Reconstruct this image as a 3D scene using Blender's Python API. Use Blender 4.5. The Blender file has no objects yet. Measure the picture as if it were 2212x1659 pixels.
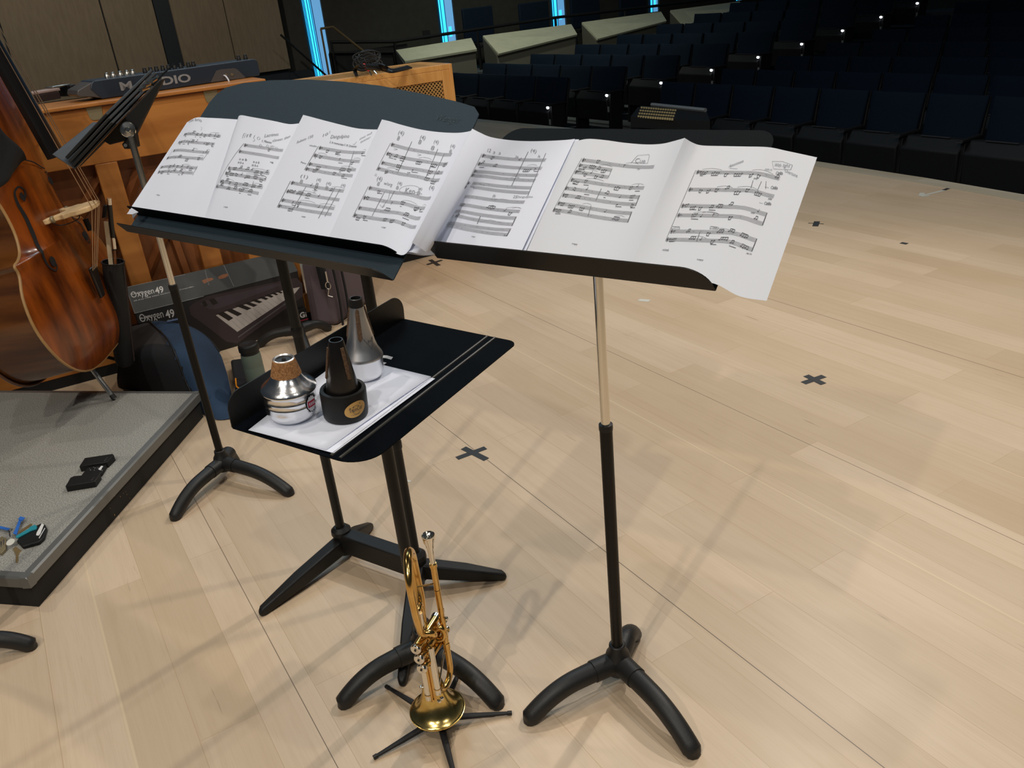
import bpy, math, random
import numpy as np
from mathutils import Matrix, Vector
C = bpy.context.scene.collection
SC = bpy.context.scene
PI = math.pi
# ---------------------------------------------------------------- camera
F_PX = 1800.0; CAM_H = 1.45; NAD = (1500.0, 4600.0); CX, CY = 1106.0, 829.5
_d = np.array([NAD[0]-CX, NAD[1]-CY, F_PX]); _d /= np.linalg.norm(_d)
_up = -_d
_fw = np.array([0, 0, 1.0]) - _up*_up[2]; _fw /= np.linalg.norm(_fw)
_rt = np.cross(_fw, _up)
if _rt[0] < 0: _rt = -_rt
RW = np.array([_rt, _fw, _up])
CAMP = np.array([0, 0, CAM_H])
cam = bpy.data.objects.new('camera', bpy.data.cameras.new('camera'))
C.objects.link(cam)
cam.data.sensor_width = 36.0; cam.data.lens = F_PX/2212*36.0
cam.data.clip_start = .05; cam.data.clip_end = 200
_r, _u, _b = RW@np.array([1, 0, 0.]), RW@np.array([0, -1., 0]), RW@np.array([0, 0, -1.])
cam.matrix_world = Matrix(((_r[0], _u[0], _b[0], 0), (_r[1], _u[1], _b[1], 0), (_r[2], _u[2], _b[2], CAM_H), (0, 0, 0, 1)))
SC.camera = cam
# ---------------------------------------------------------------- exposure, world, lights
SC.view_settings.view_transform = 'Standard'; SC.view_settings.look = 'None'
SC.view_settings.exposure = 0.0; SC.view_settings.gamma = 1.0
try: SC.view_settings.use_curve_mapping = False
except Exception: pass
W = bpy.data.worlds.new('hall_air'); SC.world = W; W.use_nodes = True
W.node_tree.nodes['Background'].inputs[0].default_value = (.60, .80, 1.0, 1)
W.node_tree.nodes['Background'].inputs[1].default_value = .03
def spot(name, loc, aim, power, col=(1, .93, .82), size=110, rad=.09, blend=.6):
    l = bpy.data.lights.new(name, 'SPOT'); l.energy = power; l.color = col
    l.spot_size = math.radians(size); l.spot_blend = blend; l.shadow_soft_size = rad
    o = bpy.data.objects.new(name, l); C.objects.link(o); o.location = loc
    o.rotation_euler = (Vector(aim)-Vector(loc)).to_track_quat('-Z', 'Y').to_euler()
    o['label'] = 'overhead spotlight for the stage, or unseen one added as fill'; o['category'] = 'light'
    return o
LK = 1.0
for loc, aim, p, col in [((-2.6, -2.5, 5.0), (-.2, 1.6, 0), 330, (1, .92, .80)), ((-1.3, -1.1, 5.2), (-.1, 2.0, 0), 175, (1, .93, .83)),
        ((1.9, 2.5, 5.2), (.1, 2.2, 0), 165, (1, .90, .76)), ((2.6, -1.6, 5.2), (.4, 1.8, 0), 105, (1, .94, .85)),
        ((-3.2, 2.6, 5.0), (-1.0, 2.6, 0), 95, (1, .90, .76)), ((3.4, 6.3, 5.3), (1.0, 2.4, 0), 170, (1, .93, .85)),
        ((-.4, -3.2, 5.2), (.2, 1.6, 0), 90, (.90, .95, 1.0)), ((1.2, .3, 5.4), (1.4, 2.2, 0), 100, (1, .92, .8)),
        ((-.9, 1.0, 5.4), (-.9, 2.6, 0), 90, (1, .92, .8))]:
    spot('stage_and_fill_light', loc, aim, p*LK, col, 100, .06)
spot('stage_and_fill_light', (3.0, 5.4, 6.0), (1.0, 2.5, 0), 560, (1, .92, .84), 50, .08, .9)  # added fill that brightens the floor at centre right
spot('stage_and_fill_light', (-.2, 13.2, 5.2), (1.2, 15.8, .6), 480, (.95, 1, .84), 85, .15, .9)  # added fill for the parapet caps, out over the hall
spot('stage_and_fill_light', (-4.2, 9.0, 5.2), (-5.4, 14.6, 1.2), 680, (1, .90, .74), 62, .15, .8)  # added fill, cone kept to the grey-brown wall panels
spot('stage_and_fill_light', (1.5, 9.5, 5.5), (.2, 15.2, .6), 330, (.95, 1, .86), 60, .15, .9)  # second added fill aimed at the parapets from over the hall
def arealight(name, loc, aim, power, sx, sy, col):
    l = bpy.data.lights.new(name, 'AREA'); l.shape = 'RECTANGLE'; l.size = sx; l.size_y = sy; l.energy = power; l.color = col
    o = bpy.data.objects.new(name, l); C.objects.link(o); o.location = loc
    o.rotation_euler = (Vector(aim)-Vector(loc)).to_track_quat('-Z', 'Y').to_euler()
    o['label'] = 'unseen cool area light over the stage'; o['category'] = 'light'
arealight('cool_area_light', (-1.5, 7.5, 6.0), (-.4, 1.8, .9), 95, 3.5, 2.0, (.60, .84, 1.0))  # unseen area light giving a cool tint from above
# ---------------------------------------------------------------- pixel to place helpers (2212 x 1659 frame)
def ray(u, v): return RW@np.array([(u-CX)/F_PX, (v-CY)/F_PX, 1.0])
def Z(u, v, h=0.0):
    r = ray(u, v); return CAMP + r*((h-CAM_H)/r[2])
def YD(u, v, y):
    r = ray(u, v); return CAMP + r*(y/r[1])
def PL(u, v, p0, n):
    p0 = np.array(p0, float); n = np.array(n, float); r = ray(u, v)
    return CAMP + r*(np.dot(p0-CAMP, n)/np.dot(r, n))
def VT(u, v, b):
    r = ray(u, v); t = (b[0]*r[0]+b[1]*r[1])/(r[0]**2+r[1]**2); return CAMP + r*t
def A(*x): return np.array(x, float)
def nrm(v): v = np.array(v, float); return v/np.linalg.norm(v)
# ---------------------------------------------------------------- materials
def mat(name, col, rough=.5, metal=0., bump=0., bscale=200., var=0., vscale=8., spec=.5, emit=None, estr=0., coat=0., col2=None, stretch=None):
    m = bpy.data.materials.new(name); m.use_nodes = True; nt = m.node_tree; N = nt.nodes; L = nt.links
    p = N['Principled BSDF']
    p.inputs['Base Color'].default_value = (*col, 1); p.inputs['Roughness'].default_value = rough
    p.inputs['Metallic'].default_value = metal; p.inputs['Specular IOR Level'].default_value = spec
    if coat: p.inputs['Coat Weight'].default_value = coat; p.inputs['Coat Roughness'].default_value = .12
    if emit: p.inputs['Emission Color'].default_value = (*emit, 1); p.inputs['Emission Strength'].default_value = estr
    if bump or var or col2:
        tc = N.new('ShaderNodeTexCoord'); mp = N.new('ShaderNodeMapping'); L.new(tc.outputs['Object'], mp.inputs[0])
        if stretch: mp.inputs['Scale'].default_value = stretch
    if var or col2:
        n = N.new('ShaderNodeTexNoise'); n.inputs['Scale'].default_value = vscale; n.inputs['Detail'].default_value = 5
        L.new(mp.outputs[0], n.inputs['Vector'])
        r = N.new('ShaderNodeValToRGB'); r.color_ramp.elements[0].position = .33; r.color_ramp.elements[1].position = .68
        c2 = col2 or tuple(min(1, c*(1+var)) for c in col); c1 = col if col2 else tuple(c*(1-var) for c in col)
        r.color_ramp.elements[0].color = (*c1, 1); r.color_ramp.elements[1].color = (*c2, 1)
        L.new(n.outputs['Fac'], r.inputs[0]); L.new(r.outputs[0], p.inputs['Base Color'])
    if bump:
        n = N.new('ShaderNodeTexNoise'); n.inputs['Scale'].default_value = bscale; n.inputs['Detail'].default_value = 3
        L.new(mp.outputs[0], n.inputs['Vector'])
        b = N.new('ShaderNodeBump'); b.inputs['Strength'].default_value = bump; b.inputs['Distance'].default_value = .002
        L.new(n.outputs['Fac'], b.inputs['Height']); L.new(b.outputs[0], p.inputs['Normal'])
    return m
def floor_mat(name, ang, base=(.635, .492, .345), lum=1.0, seams=()):
    m = bpy.data.materials.new(name); m.use_nodes = True; nt = m.node_tree; N = nt.nodes; L = nt.links
    p = N['Principled BSDF']; tc = N.new('ShaderNodeTexCoord'); mp = N.new('ShaderNodeMapping')
    mp.inputs['Rotation'].default_value = (0, 0, ang); L.new(tc.outputs['Object'], mp.inputs[0])
    br = N.new('ShaderNodeTexBrick'); br.offset = .37; br.offset_frequency = 2
    L.new(mp.outputs[0], br.inputs['Vector'])
    br.inputs['Scale'].default_value = 1.0; br.inputs['Brick Width'].default_value = 1.15; br.inputs['Row Height'].default_value = .135
    br.inputs['Mortar Size'].default_value = .0009; br.inputs['Mortar Smooth'].default_value = .1; br.inputs['Bias'].default_value = 0
    b = base
    br.inputs['Color1'].default_value = (b[0]*.90, b[1]*.89, b[2]*.86, 1)
    br.inputs['Color2'].default_value = (b[0]*1.06, b[1]*1.07, b[2]*1.10, 1)
    br.inputs['Mortar'].default_value = (b[0]*.80, b[1]*.75, b[2]*.68, 1)
    def noise(sc, stretch, det=6):
        mm = N.new('ShaderNodeMapping'); mm.inputs['Scale'].default_value = stretch; L.new(mp.outputs[0], mm.inputs[0])
        n = N.new('ShaderNodeTexNoise'); n.inputs['Scale'].default_value = sc; n.inputs['Detail'].default_value = det
        L.new(mm.outputs[0], n.inputs['Vector']); return n
    def mixc(fac, a, bcol, mode='MIX'):
        x = N.new('ShaderNodeMix'); x.data_type = 'RGBA'; x.blend_type = mode
        if isinstance(fac, float): x.inputs[0].default_value = fac
        else: L.new(fac, x.inputs[0])
        L.new(a, x.inputs[6])
        if isinstance(bcol, tuple): x.inputs[7].default_value = bcol
        else: L.new(bcol, x.inputs[7])
        return x.outputs[2]
    def ramp(o, a, c, va=0., vb=1.):
        r = N.new('ShaderNodeMapRange'); L.new(o, r.inputs[0]); r.inputs[1].default_value = a; r.inputs[2].default_value = c
        r.inputs[3].default_value = va; r.inputs[4].default_value = vb; return r.outputs[0]
    g = noise(1.0, (1.5, 55, 1)); big = noise(1.0, (.55, 3.2, 1), 3); blot = noise(2.3, (1, 1, 1), 4); fine = noise(1.0, (9, 260, 1), 3)
    c = br.outputs['Color']
    c = mixc(ramp(g.outputs['Fac'], .45, .75, 0, .25), c, (b[0]*.74, b[1]*.66, b[2]*.55, 1))
    c = mixc(ramp(big.outputs['Fac'], .50, .72, 0, .38), c, (b[0]*.80, b[1]*.73, b[2]*.62, 1))
    c = mixc(ramp(big.outputs['Fac'], .45, .28, 0, .35), c, (b[0]*1.07, b[1]*1.13, b[2]*1.25, 1))
    c = mixc(ramp(fine.outputs['Fac'], .5, .8, 0, .22), c, (b[0]*.66, b[1]*.58, b[2]*.48, 1))
    c = mixc(ramp(blot.outputs['Fac'], .58, .75, 0, .16), c, (b[0]*.75, b[1]*.78, b[2]*.78, 1))
    # scratches
    sc = noise(1.0, (5, 70, 1), 2)
    c = mixc(ramp(sc.outputs['Fac'], .72, .76, 0, .4), c, (b[0]*.45, b[1]*.42, b[2]*.40, 1))
    sep = N.new('ShaderNodeSeparateXYZ'); L.new(mp.outputs[0], sep.inputs[0])
    for off, w, dark in seams:
        s = N.new('ShaderNodeMath'); s.operation = 'SUBTRACT'; L.new(sep.outputs[1], s.inputs[0]); s.inputs[1].default_value = off
        a_ = N.new('ShaderNodeMath'); a_.operation = 'ABSOLUTE'; L.new(s.outputs[0], a_.inputs[0])
        c = mixc(ramp(a_.outputs[0], w, w*.6, 0, .85), c, dark)
    L.new(c, p.inputs['Base Color'])
    p.inputs['Roughness'].default_value = .42; p.inputs['Specular IOR Level'].default_value = .45
    L.new(ramp(blot.outputs['Fac'], .3, .7, .34, .50), p.inputs['Roughness'])
    bm = N.new('ShaderNodeBump'); bm.inputs['Strength'].default_value = .12; bm.inputs['Distance'].default_value = .001
    L.new(g.outputs['Fac'], bm.inputs['Height']); L.new(bm.outputs[0], p.inputs['Normal'])
    return m
def wood(name, c1, c2, scale=3., stretch=(1, 12, 12), rough=.38, coat=.15, det=7):
    m = mat(name, c1, rough, coat=coat, col2=c2, vscale=scale, stretch=stretch); return m
M = {}
M['black'] = mat('black_paint', (.009, .009, .009), .45, bump=.25, bscale=900, spec=.35)
M['black_matte'] = mat('black_matte', (.008, .008, .009), .65)
M['brownblack'] = mat('black_paint_floor_tint', (.010, .0085, .007), .42, metal=.2, spec=.3)  # brown tint stands for the floor reflected in black lips
M['desk_blue'] = mat('black_paint_blue_sheen', (.027, .043, .058), .55, bump=.3, bscale=700, spec=.18)  # bluish reflection is put into this desk's base colour
M['desk_grey'] = mat('charcoal_desk_paint', (.0075, .0095, .011), .60, bump=.3, bscale=700, spec=.05)
M['desk_dark'] = mat('black_desk_paint', (.0015, .0026, .0045), .60, bump=.3, bscale=700, spec=.04)
M['rubber'] = mat('black_leg_plastic', (.011, .011, .011), .50, bump=.2, bscale=500)
M['chrome'] = mat('chrome', (.80, .77, .70), .2, 1.)
M['steel'] = mat('brushed_steel', (.62, .60, .56), .30, 1.)
M['alu'] = mat('polished_aluminium', (.83, .83, .84), .20, 1., bump=.10, bscale=160)
M['alu2'] = mat('spun_aluminium', (.86, .86, .87), .34, 1.)
M['cork'] = mat('cork', (.20, .085, .025), .85, col2=(.42, .21, .08), vscale=260, bump=.6, bscale=400)
M['corkd'] = mat('dark_cork', (.045, .022, .012), .85, col2=(.16, .09, .045), vscale=420)
M['brass'] = mat('lacquered_brass', (.66, .40, .12), .20, 1., col2=(.78, .52, .20), vscale=30)
M['brassb'] = mat('bright_brass', (.86, .66, .25), .20, 1., col2=(.70, .48, .14), vscale=60, bump=.12, bscale=60)
M['silver'] = mat('silver_plate', (.80, .76, .68), .16, 1.)
M['paper'] = mat('paper_bluish_light', (.76, .80, .92), .75, spec=.2)  # bluish light on the left pages is put into the paper colour
M['paperw'] = mat('paper_neutral_light', (.71, .735, .80), .75, spec=.2)  # same paper, tinted less blue for the light at the right
M['ink'] = mat('printed_ink', (.10, .10, .11), .8, spec=.1)
M['inkgrey'] = mat('staff_line_ink', (.30, .30, .32), .8, spec=.1)
M['pencil'] = mat('pencil_line', (.32, .33, .36), .7, spec=.1)
M['piano'] = wood('orange_birch_veneer', (.42, .150, .028), (.58, .235, .052), 2.2, (1, 1, 7), .42, .1)
M['pianod'] = wood('brown_soundboard_wood', (.20, .066, .018), (.32, .11, .032), 2.5, (5, 5, 1), .5, .05)
M['cabinet'] = wood('honey_oak', (.66, .31, .085), (.80, .42, .13), 3., (8, 8, 1), .4, .15)
M['bass'] = wood('amber_varnish', (.085, .018, .003), (.38, .085, .008), 2.6, (6, 6, 1), .25, .4)
M['bassrib'] = wood('dark_varnish', (.055, .018, .005), (.15, .050, .010), 2.5, (1, 1, 9), .25, .5)
M['edge'] = mat('worn_wood_edge', (.42, .24, .09), .5, var=.2)
M['maple'] = mat('pale_maple', (.72, .50, .26), .45, var=.10, vscale=30)
M['ebony'] = mat('ebony', (.008, .007, .007), .28)
M['string'] = mat('steel_string', (.70, .52, .36), .35, 1.)
M['carpet'] = mat('grey_carpet', (.17, .167, .155), .95, col2=(.45, .445, .41), vscale=260, bump=.8, bscale=300, spec=.1)
M['trim'] = mat('grey_aluminium_trim', (.20, .205, .20), .42, .5)
M['skirt'] = mat('black_skirt', (.012, .011, .010), .8, var=.3)
M['panel'] = mat('grey_brown_wall_panel', (.155, .122, .082), .75, col2=(.185, .148, .100), vscale=30, stretch=(1, 1, .15))
M['wall'] = mat('dark_wall', (.030, .027, .022), .8, var=.12)
M['wallblue'] = mat('dark_blue_recess', (.006, .011, .018), .7)
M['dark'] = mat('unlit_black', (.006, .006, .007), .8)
M['cap'] = mat('beige_laminate', (.50, .49, .36), .6, var=.05)
M['capd'] = mat('dark_laminate', (.13, .12, .095), .7)
M['caprim'] = mat('wood_edge_band', (.15, .10, .045), .6)
M['housefloor'] = mat('house_carpet', (.055, .062, .065), .9, var=.2, vscale=3)
M['seatblue'] = mat('navy_upholstery', (.003, .010, .022), .85, bump=.4, bscale=500, spec=.2)
M['seatdark'] = mat('black_seat_shell', (.003, .003, .004), .7)
M['seattrim'] = mat('grey_seat_trim', (.10, .10, .11), .4, .5)
M['winA'] = mat('bright_cyan_glazing', (.1, .4, .6), .3, emit=(.03, .52, 1.0), estr=1.7)
M['winB'] = mat('lit_jamb_glow', (.2, .4, .6), .3, emit=(.11, .33, .62), estr=.85)  # emission stands in for the jamb lit by the window
M['winL'] = mat('window_line', (.01, .10, .22), .5)
M['led'] = mat('white_step_led', (1, 1, 1), .4, emit=(.9, .95, 1), estr=6)
M['white'] = mat('white_print', (.70, .70, .70), .6)
M['greyprint'] = mat('grey_print', (.28, .29, .30), .6)
M['tape'] = mat('black_cloth_tape', (.028, .030, .034), .6)
M['tapew'] = mat('white_tape', (.62, .62, .56), .6)
M['purple'] = mat('purple_nylon', (.13, .10, .115), .8, bump=.5, bscale=900)
M['navy'] = mat('navy_canvas', (.018, .045, .095), .85, bump=.5, bscale=700, var=.2, vscale=6)
M['greycloth'] = mat('charcoal_canvas', (.026, .024, .026), .9, bump=.5, bscale=600)
M['blackcloth'] = mat('black_cloth', (.010, .011, .014), .9, bump=.4, bscale=500)
M['boxtop'] = mat('box_card_grey', (.026, .030, .032), .5, var=.2, vscale=9)
M['boxface'] = mat('box_card_black', (.010, .008, .009), .45)
M['boxplum'] = mat('box_print_plum', (.040, .028, .034), .5)
M['keywhite'] = mat('piano_key_white', (.50, .46, .44), .5)
M['bottle'] = mat('sage_bottle', (.11, .15, .125), .45)
M['orange'] = mat('orange_loop', (.9, .30, .01), .5, emit=None)
M['kbd'] = mat('blue_grey_controller', (.024, .036, .055), .35)
M['kbdg'] = mat('grey_controller_end', (.09, .085, .085), .3)
M['pinkwood'] = mat('pinkish_top', (.40, .28, .25), .5)
M['darkbrown'] = mat('dark_brown_side', (.035, .020, .018), .5)
M['brassold'] = mat('aged_brass', (.30, .25, .15), .5, .5)
M['red'] = mat('red_plug', (.65, .03, .04), .4)
M['blue'] = mat('blue_strap', (.03, .15, .55), .5)
M['teal'] = mat('teal_plastic', (.02, .26, .34), .35)
M['keygold'] = mat('key_brass', (.55, .40, .20), .35, .8)
M['gold'] = mat('gold_label', (.78, .45, .14), .5)
M['grille'] = mat('woven_cane', (.50, .28, .09), .6)
M['hair'] = mat('bow_hair', (.72, .58, .38), .6)
M['sticker'] = mat('red_sticker', (.45, .02, .06), .4)
M['deskgrey2'] = mat('grey_music_ledge', (.060, .064, .072), .6, spec=.3)
M['spray'] = mat('dirty_lines', (.35, .24, .14), .7)
# ---------------------------------------------------------------- mesh builder (world coordinates in, local coordinates out)
class MB:
    def __init__(s): s.v = []; s.f = []; s.m = []; s.k = 0
    def add(s, vs, fs, k=None):
        o = len(s.v); s.v += [tuple(float(x) for x in p) for p in vs]
        s.f += [tuple(i+o for i in f) for f in fs]; s.m += [s.k if k is None else k]*len(fs); return s
    def box(s, o, ax, ay, az, k=None):
        o, ax, ay, az = map(lambda q: np.array(q, float), (o, ax, ay, az))
        P = [o, o+ax, o+ax+ay, o+ay, o+az, o+ax+az, o+ax+ay+az, o+ay+az]
        f = [(0, 3, 2, 1), (4, 5, 6, 7), (0, 1, 5, 4), (1, 2, 6, 5), (2, 3, 7, 6), (3, 0, 4, 7)]
        if np.dot(np.cross(ax, ay), az) < 0: f = [q[::-1] for q in f]
        return s.add(P, f, k)
    def cbox(s, c, ax, ay, az, k=None):
        c = np.array(c, float); return s.box(c-(np.array(ax)+ay+az)/2., ax, ay, az, k)
    def prism(s, pts, d, k=None):
        pts = [np.array(p, float) for p in pts]; d = np.array(d, float); n = len(pts)
        fs = [tuple(range(n))[::-1], tuple(range(n, 2*n))]+[(i, (i+1) % n, n+(i+1) % n, n+i) for i in range(n)]
        nn = np.zeros(3)
        for i in range(n): nn += np.cross(pts[i]-pts[0], pts[(i+1) % n]-pts[0])
        if np.dot(nn, d) < 0: fs = [q[::-1] for q in fs]
        return s.add(pts+[p+d for p in pts], fs, k)
    def tube(s, path, r, seg=12, k=None, cap=True, clampz=None, flat=None):
        P = [np.array(p, float) for p in path]; n = len(P)
        if not hasattr(r, '__len__'): r = [r]*n
        T = [nrm(P[min(i+1, n-1)]-P[max(i-1, 0)]) for i in range(n)]
        a = nrm(np.cross(T[0], (0, 0, 1) if abs(T[0][2]) < .9 else (1, 0, 0))); vs = []
        for i in range(n):
            a = nrm(a-T[i]*np.dot(a, T[i])); b = np.cross(T[i], a)
            for j in range(seg):
                t = 2*PI*j/seg; q = P[i]+r[i]*(a*math.cos(t)+b*math.sin(t)*(flat or 1))
                if clampz is not None and q[2] < clampz: q[2] = clampz
                vs.append(q)
        fs = [(i*seg+j, i*seg+(j+1) % seg, (i+1)*seg+(j+1) % seg, (i+1)*seg+j) for i in range(n-1) for j in range(seg)]
        if cap: fs += [tuple(range(seg))[::-1], tuple(range((n-1)*seg, n*seg))]
        return s.add(vs, fs, k)
    def lathe(s, prof, o, ax=(0, 0, 1), seg=40, k=None, cap=True):
        o = np.array(o, float); ax = nrm(ax); a = nrm(np.cross(ax, (0, 0, 1) if abs(ax[2]) < .9 else (1, 0, 0))); b = np.cross(ax, a)
        vs = [o+ax*z+r*(a*math.cos(2*PI*j/seg)+b*math.sin(2*PI*j/seg)) for r, z in prof for j in range(seg)]; n = len(prof)
        fs = [(i*seg+j, i*seg+(j+1) % seg, (i+1)*seg+(j+1) % seg, (i+1)*seg+j) for i in range(n-1) for j in range(seg)]
        if cap: fs += [tuple(range(seg))[::-1], tuple(range((n-1)*seg, n*seg))]
        return s.add(vs, fs, k)
    def grid(s, fn, nu, nv, k=None):
        vs = [fn(i/nu, j/nv) for j in range(nv+1) for i in range(nu+1)]
        fs = [(j*(nu+1)+i, j*(nu+1)+i+1, (j+1)*(nu+1)+i+1, (j+1)*(nu+1)+i) for j in range(nv) for i in range(nu)]
        return s.add(vs, fs, k)
    def sph(s, c, r, seg=14, k=None, sc=(1, 1, 1)):
        n = seg//2; c = np.array(c, float)
        return s.grid(lambda u, v: c+r*np.array(sc)*A(math.sin(PI*v)*math.cos(2*PI*u), math.sin(PI*v)*math.sin(2*PI*u), -math.cos(PI*v)), seg, n, k)
BASE = {}
def root(name, label, cat, loc, group=None):
    o = bpy.data.objects.new(name, None); C.objects.link(o); o.location = tuple(float(x) for x in loc)
    o.empty_display_size = .05
    o['label'] = label; o['category'] = cat
    if group: o['group'] = group
    BASE[o.name] = np.array(loc, float); return o
def part(name, mb, mats, parent=None, bev=0, ang=35, label=None, loc=None, flat=False, solid=0, kind=None, group=None, cat=None, sub=0):
    if not isinstance(mats, (list, tuple)): mats = [mats]
    base = BASE[parent.name] if parent is not None else (np.array(loc, float) if loc is not None else np.zeros(3))
    me = bpy.data.meshes.new(name)
    me.from_pydata([tuple(np.array(v)-base) for v in mb.v], [], mb.f)
    for m in mats: me.materials.append(m)
    me.polygons.foreach_set('material_index', mb.m)
    if not flat:
        me.polygons.foreach_set('use_smooth', [True]*len(me.polygons))
        me.set_sharp_from_angle(angle=math.radians(ang))
    me.update(); me.validate()
    o = bpy.data.objects.new(name, me); C.objects.link(o)
    if parent is not None: o.parent = parent
    else: o.location = tuple(base)
    BASE[o.name] = base
    if solid:
        md = o.modifiers.new('thickness', 'SOLIDIFY'); md.thickness = solid; md.offset = -1
    if sub:
        md = o.modifiers.new('smooth', 'SUBSURF'); md.levels = sub; md.render_levels = sub
    if bev:
        md = o.modifiers.new('bevel', 'BEVEL'); md.width = bev; md.segments = 2; md.limit_method = 'ANGLE'; md.angle_limit = math.radians(40)
    if label: o['label'] = label
    if kind: o['kind'] = kind
    if group: o['group'] = group
    if cat: o['category'] = cat
    return o
def struct(name, mb, m, **k): return part(name, mb, m, kind='structure', **k)
# text outline as flat triangles: returns verts (x, y) and faces
_tc = {}
def textmesh(s, bold=0.0, shear=0.0):
    key = (s, bold, shear)
    if key in _tc: return _tc[key]
    cu = bpy.data.curves.new('lettering', 'FONT'); cu.body = s; cu.offset = bold; cu.shear = shear; cu.resolution_u = 3
    o = bpy.data.objects.new('lettering', cu); C.objects.link(o); bpy.context.view_layer.update()
    dg = bpy.context.evaluated_depsgraph_get(); me = o.evaluated_get(dg).to_mesh()
    v = [(q.co.x, q.co.y) for q in me.vertices]; f = [tuple(q.vertices) for q in me.polygons]
    o.evaluated_get(dg).to_mesh_clear(); bpy.data.objects.remove(o); bpy.data.curves.remove(cu)
    xs = [q[0] for q in v] or [0, 1]; ys = [q[1] for q in v] or [0, 1]
    x0, x1, y0, y1 = min(xs), max(xs), min(ys), max(ys)
    v = [((a-x0)/(x1-x0+1e-9), (b-y0)/(y1-y0+1e-9)) for a, b in v]
    _tc[key] = (v, f); return v, f
def put_text(mb, s, o, ax, ay, k=None, bold=.0, shear=0.):
    """text filling the parallelogram o, o+ax, o+ay"""
    v, f = textmesh(s, bold, shear); o, ax, ay = map(np.array, (o, ax, ay))
    mb.add([o+ax*a+ay*b for a, b in v], f, k)
def rounded(pts, rads, seg=7):
    """round the corners of a 2D polygon"""
    out = []; n = len(pts)
    for i in range(n):
        p = np.array(pts[i], float); a = np.array(pts[i-1], float); b = np.array(pts[(i+1) % n], float); r = rads[i] if hasattr(rads, '__len__') else rads
        if r <= 0: out.append(tuple(p)); continue
        da = nrm(a-p); db = nrm(b-p); th = math.acos(max(-1, min(1, np.dot(da, db)))); t = r/math.tan(th/2)
        c = p+nrm(da+db)*r/math.sin(th/2); s0 = p+da*t-c; s1 = p+db*t-c
        a0 = math.atan2(s0[1], s0[0]); a1 = math.atan2(s1[1], s1[0]); dd = (a1-a0+PI) % (2*PI)-PI
        out += [(c[0]+r*math.cos(a0+dd*j/seg), c[1]+r*math.sin(a0+dd*j/seg)) for j in range(seg+1)]
    return out
def catm(P, t):
    P = [np.array(p, float) for p in P]; n = len(P)-1; x = min(max(t, 0), 1)*n; i = min(int(x), n-1); f = x-i
    p0 = P[i-1] if i else 2*P[0]-P[1]; p1 = P[i]; p2 = P[i+1]; p3 = P[i+2] if i+2 <= n else 2*P[n]-P[n-1]
    return .5*((2*p1)+(-p0+p2)*f+(2*p0-5*p1+4*p2-p3)*f*f+(-p0+3*p1-3*p2+p3)*f**3)
# ================================================================ SETTING
PANG = math.radians(60.5)            # planks run towards (cos -60.5, sin -60.5)
pd = A(math.cos(-PANG), math.sin(-PANG), 0); pn = A(-pd[1], pd[0], 0)
def soff(u, v): return float(np.dot(Z(u, v), pn))
DK = (.10, .055, .03, 1); LT = (.70, .56, .38, 1)
seams = [(soff(560, 1340), .0012, DK), (soff(1400, 1263), .0014, (.04, .03, .025, 1)), (soff(1780, 975), .0013, DK), (soff(1950, 735), .0016, DK),
         (soff(1860, 890), .0022, LT), (soff(1420, 920), .003, LT), (soff(230, 1400), .004, LT)]
M['floor'] = floor_mat('maple_stage_planks', PANG, seams=seams)
M['floorE'] = floor_mat('stage_edge_board', PANG, base=(.52, .46, .35))
EDGE = [A(-2.6, 13.6, 0), A(-1.1, 12.2, 0), Z(1030, 257), Z(1240, 278), A(1.80, 7.85, 0), Z(1770, 350), Z(2000, 385), Z(2212, 421), A(3.75, 3.4, 0), A(4.15, 1.5, 0), A(4.4, -1, 0), A(4.5, -4, 0)]
mb = MB(); mb.prism([p*[1, 1, 0] for p in EDGE]+[A(-6, -4, 0), A(-6, 13.6, 0)], A(0, 0, -.08))
struct('floor', mb, M['floor'], flat=True)
mb = MB(); inn = [p-nrm([.87, .49, 0])*.14 for p in EDGE]
for i in range(len(EDGE)-1):
    mb.prism([EDGE[i]+A(0, 0, .0), EDGE[i+1], inn[i+1], inn[i]], A(0, 0, .003))
struct('trim_1', mb, M['floorE'], flat=True)
mb = MB()
for i in range(len(EDGE)-1):
    a, b = EDGE[i], EDGE[i+1]; mb.prism([a+A(0, 0, -.08), b+A(0, 0, -.08), b+A(0, 0, -.62), a+A(0, 0, -.62)], A(-.06, -.03, 0))
struct('trim_2', mb, M['dark'], flat=True)
# auditorium frame: n = uphill, e = along the rows towards the right
n_ = A(.853, .522, 0); n_ = nrm(n_); e_ = A(n_[1], -n_[0], 0); P1 = A(.927, 11.40, 0); PV = A(.849, .519, 0)
def zz(k): return .004*k+.008*k*k
def RP(k, s, off=0., z=0.): return P1+PV*k+n_*off+e_*s+A(0, 0, z)
mb = MB()
mb.prism([P1+n_*-2.5+e_*-6.4, P1+n_*-.35+e_*-6.4, P1+n_*-.35+e_*15, P1+n_*-2.5+e_*15], A(0, 0, -.05)); mb.v = [(x, y, z-.6) for x, y, z in mb.v]
for k in range(11):
    o = RP(k, -6.4, -.35, -.6+zz(k)); mb.prism([o, o+e_*21.4, o+e_*21.4+n_*1.0, o+n_*1.0], A(0, 0, -.3))
struct('floor', mb, M['housefloor'], flat=True)
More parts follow.
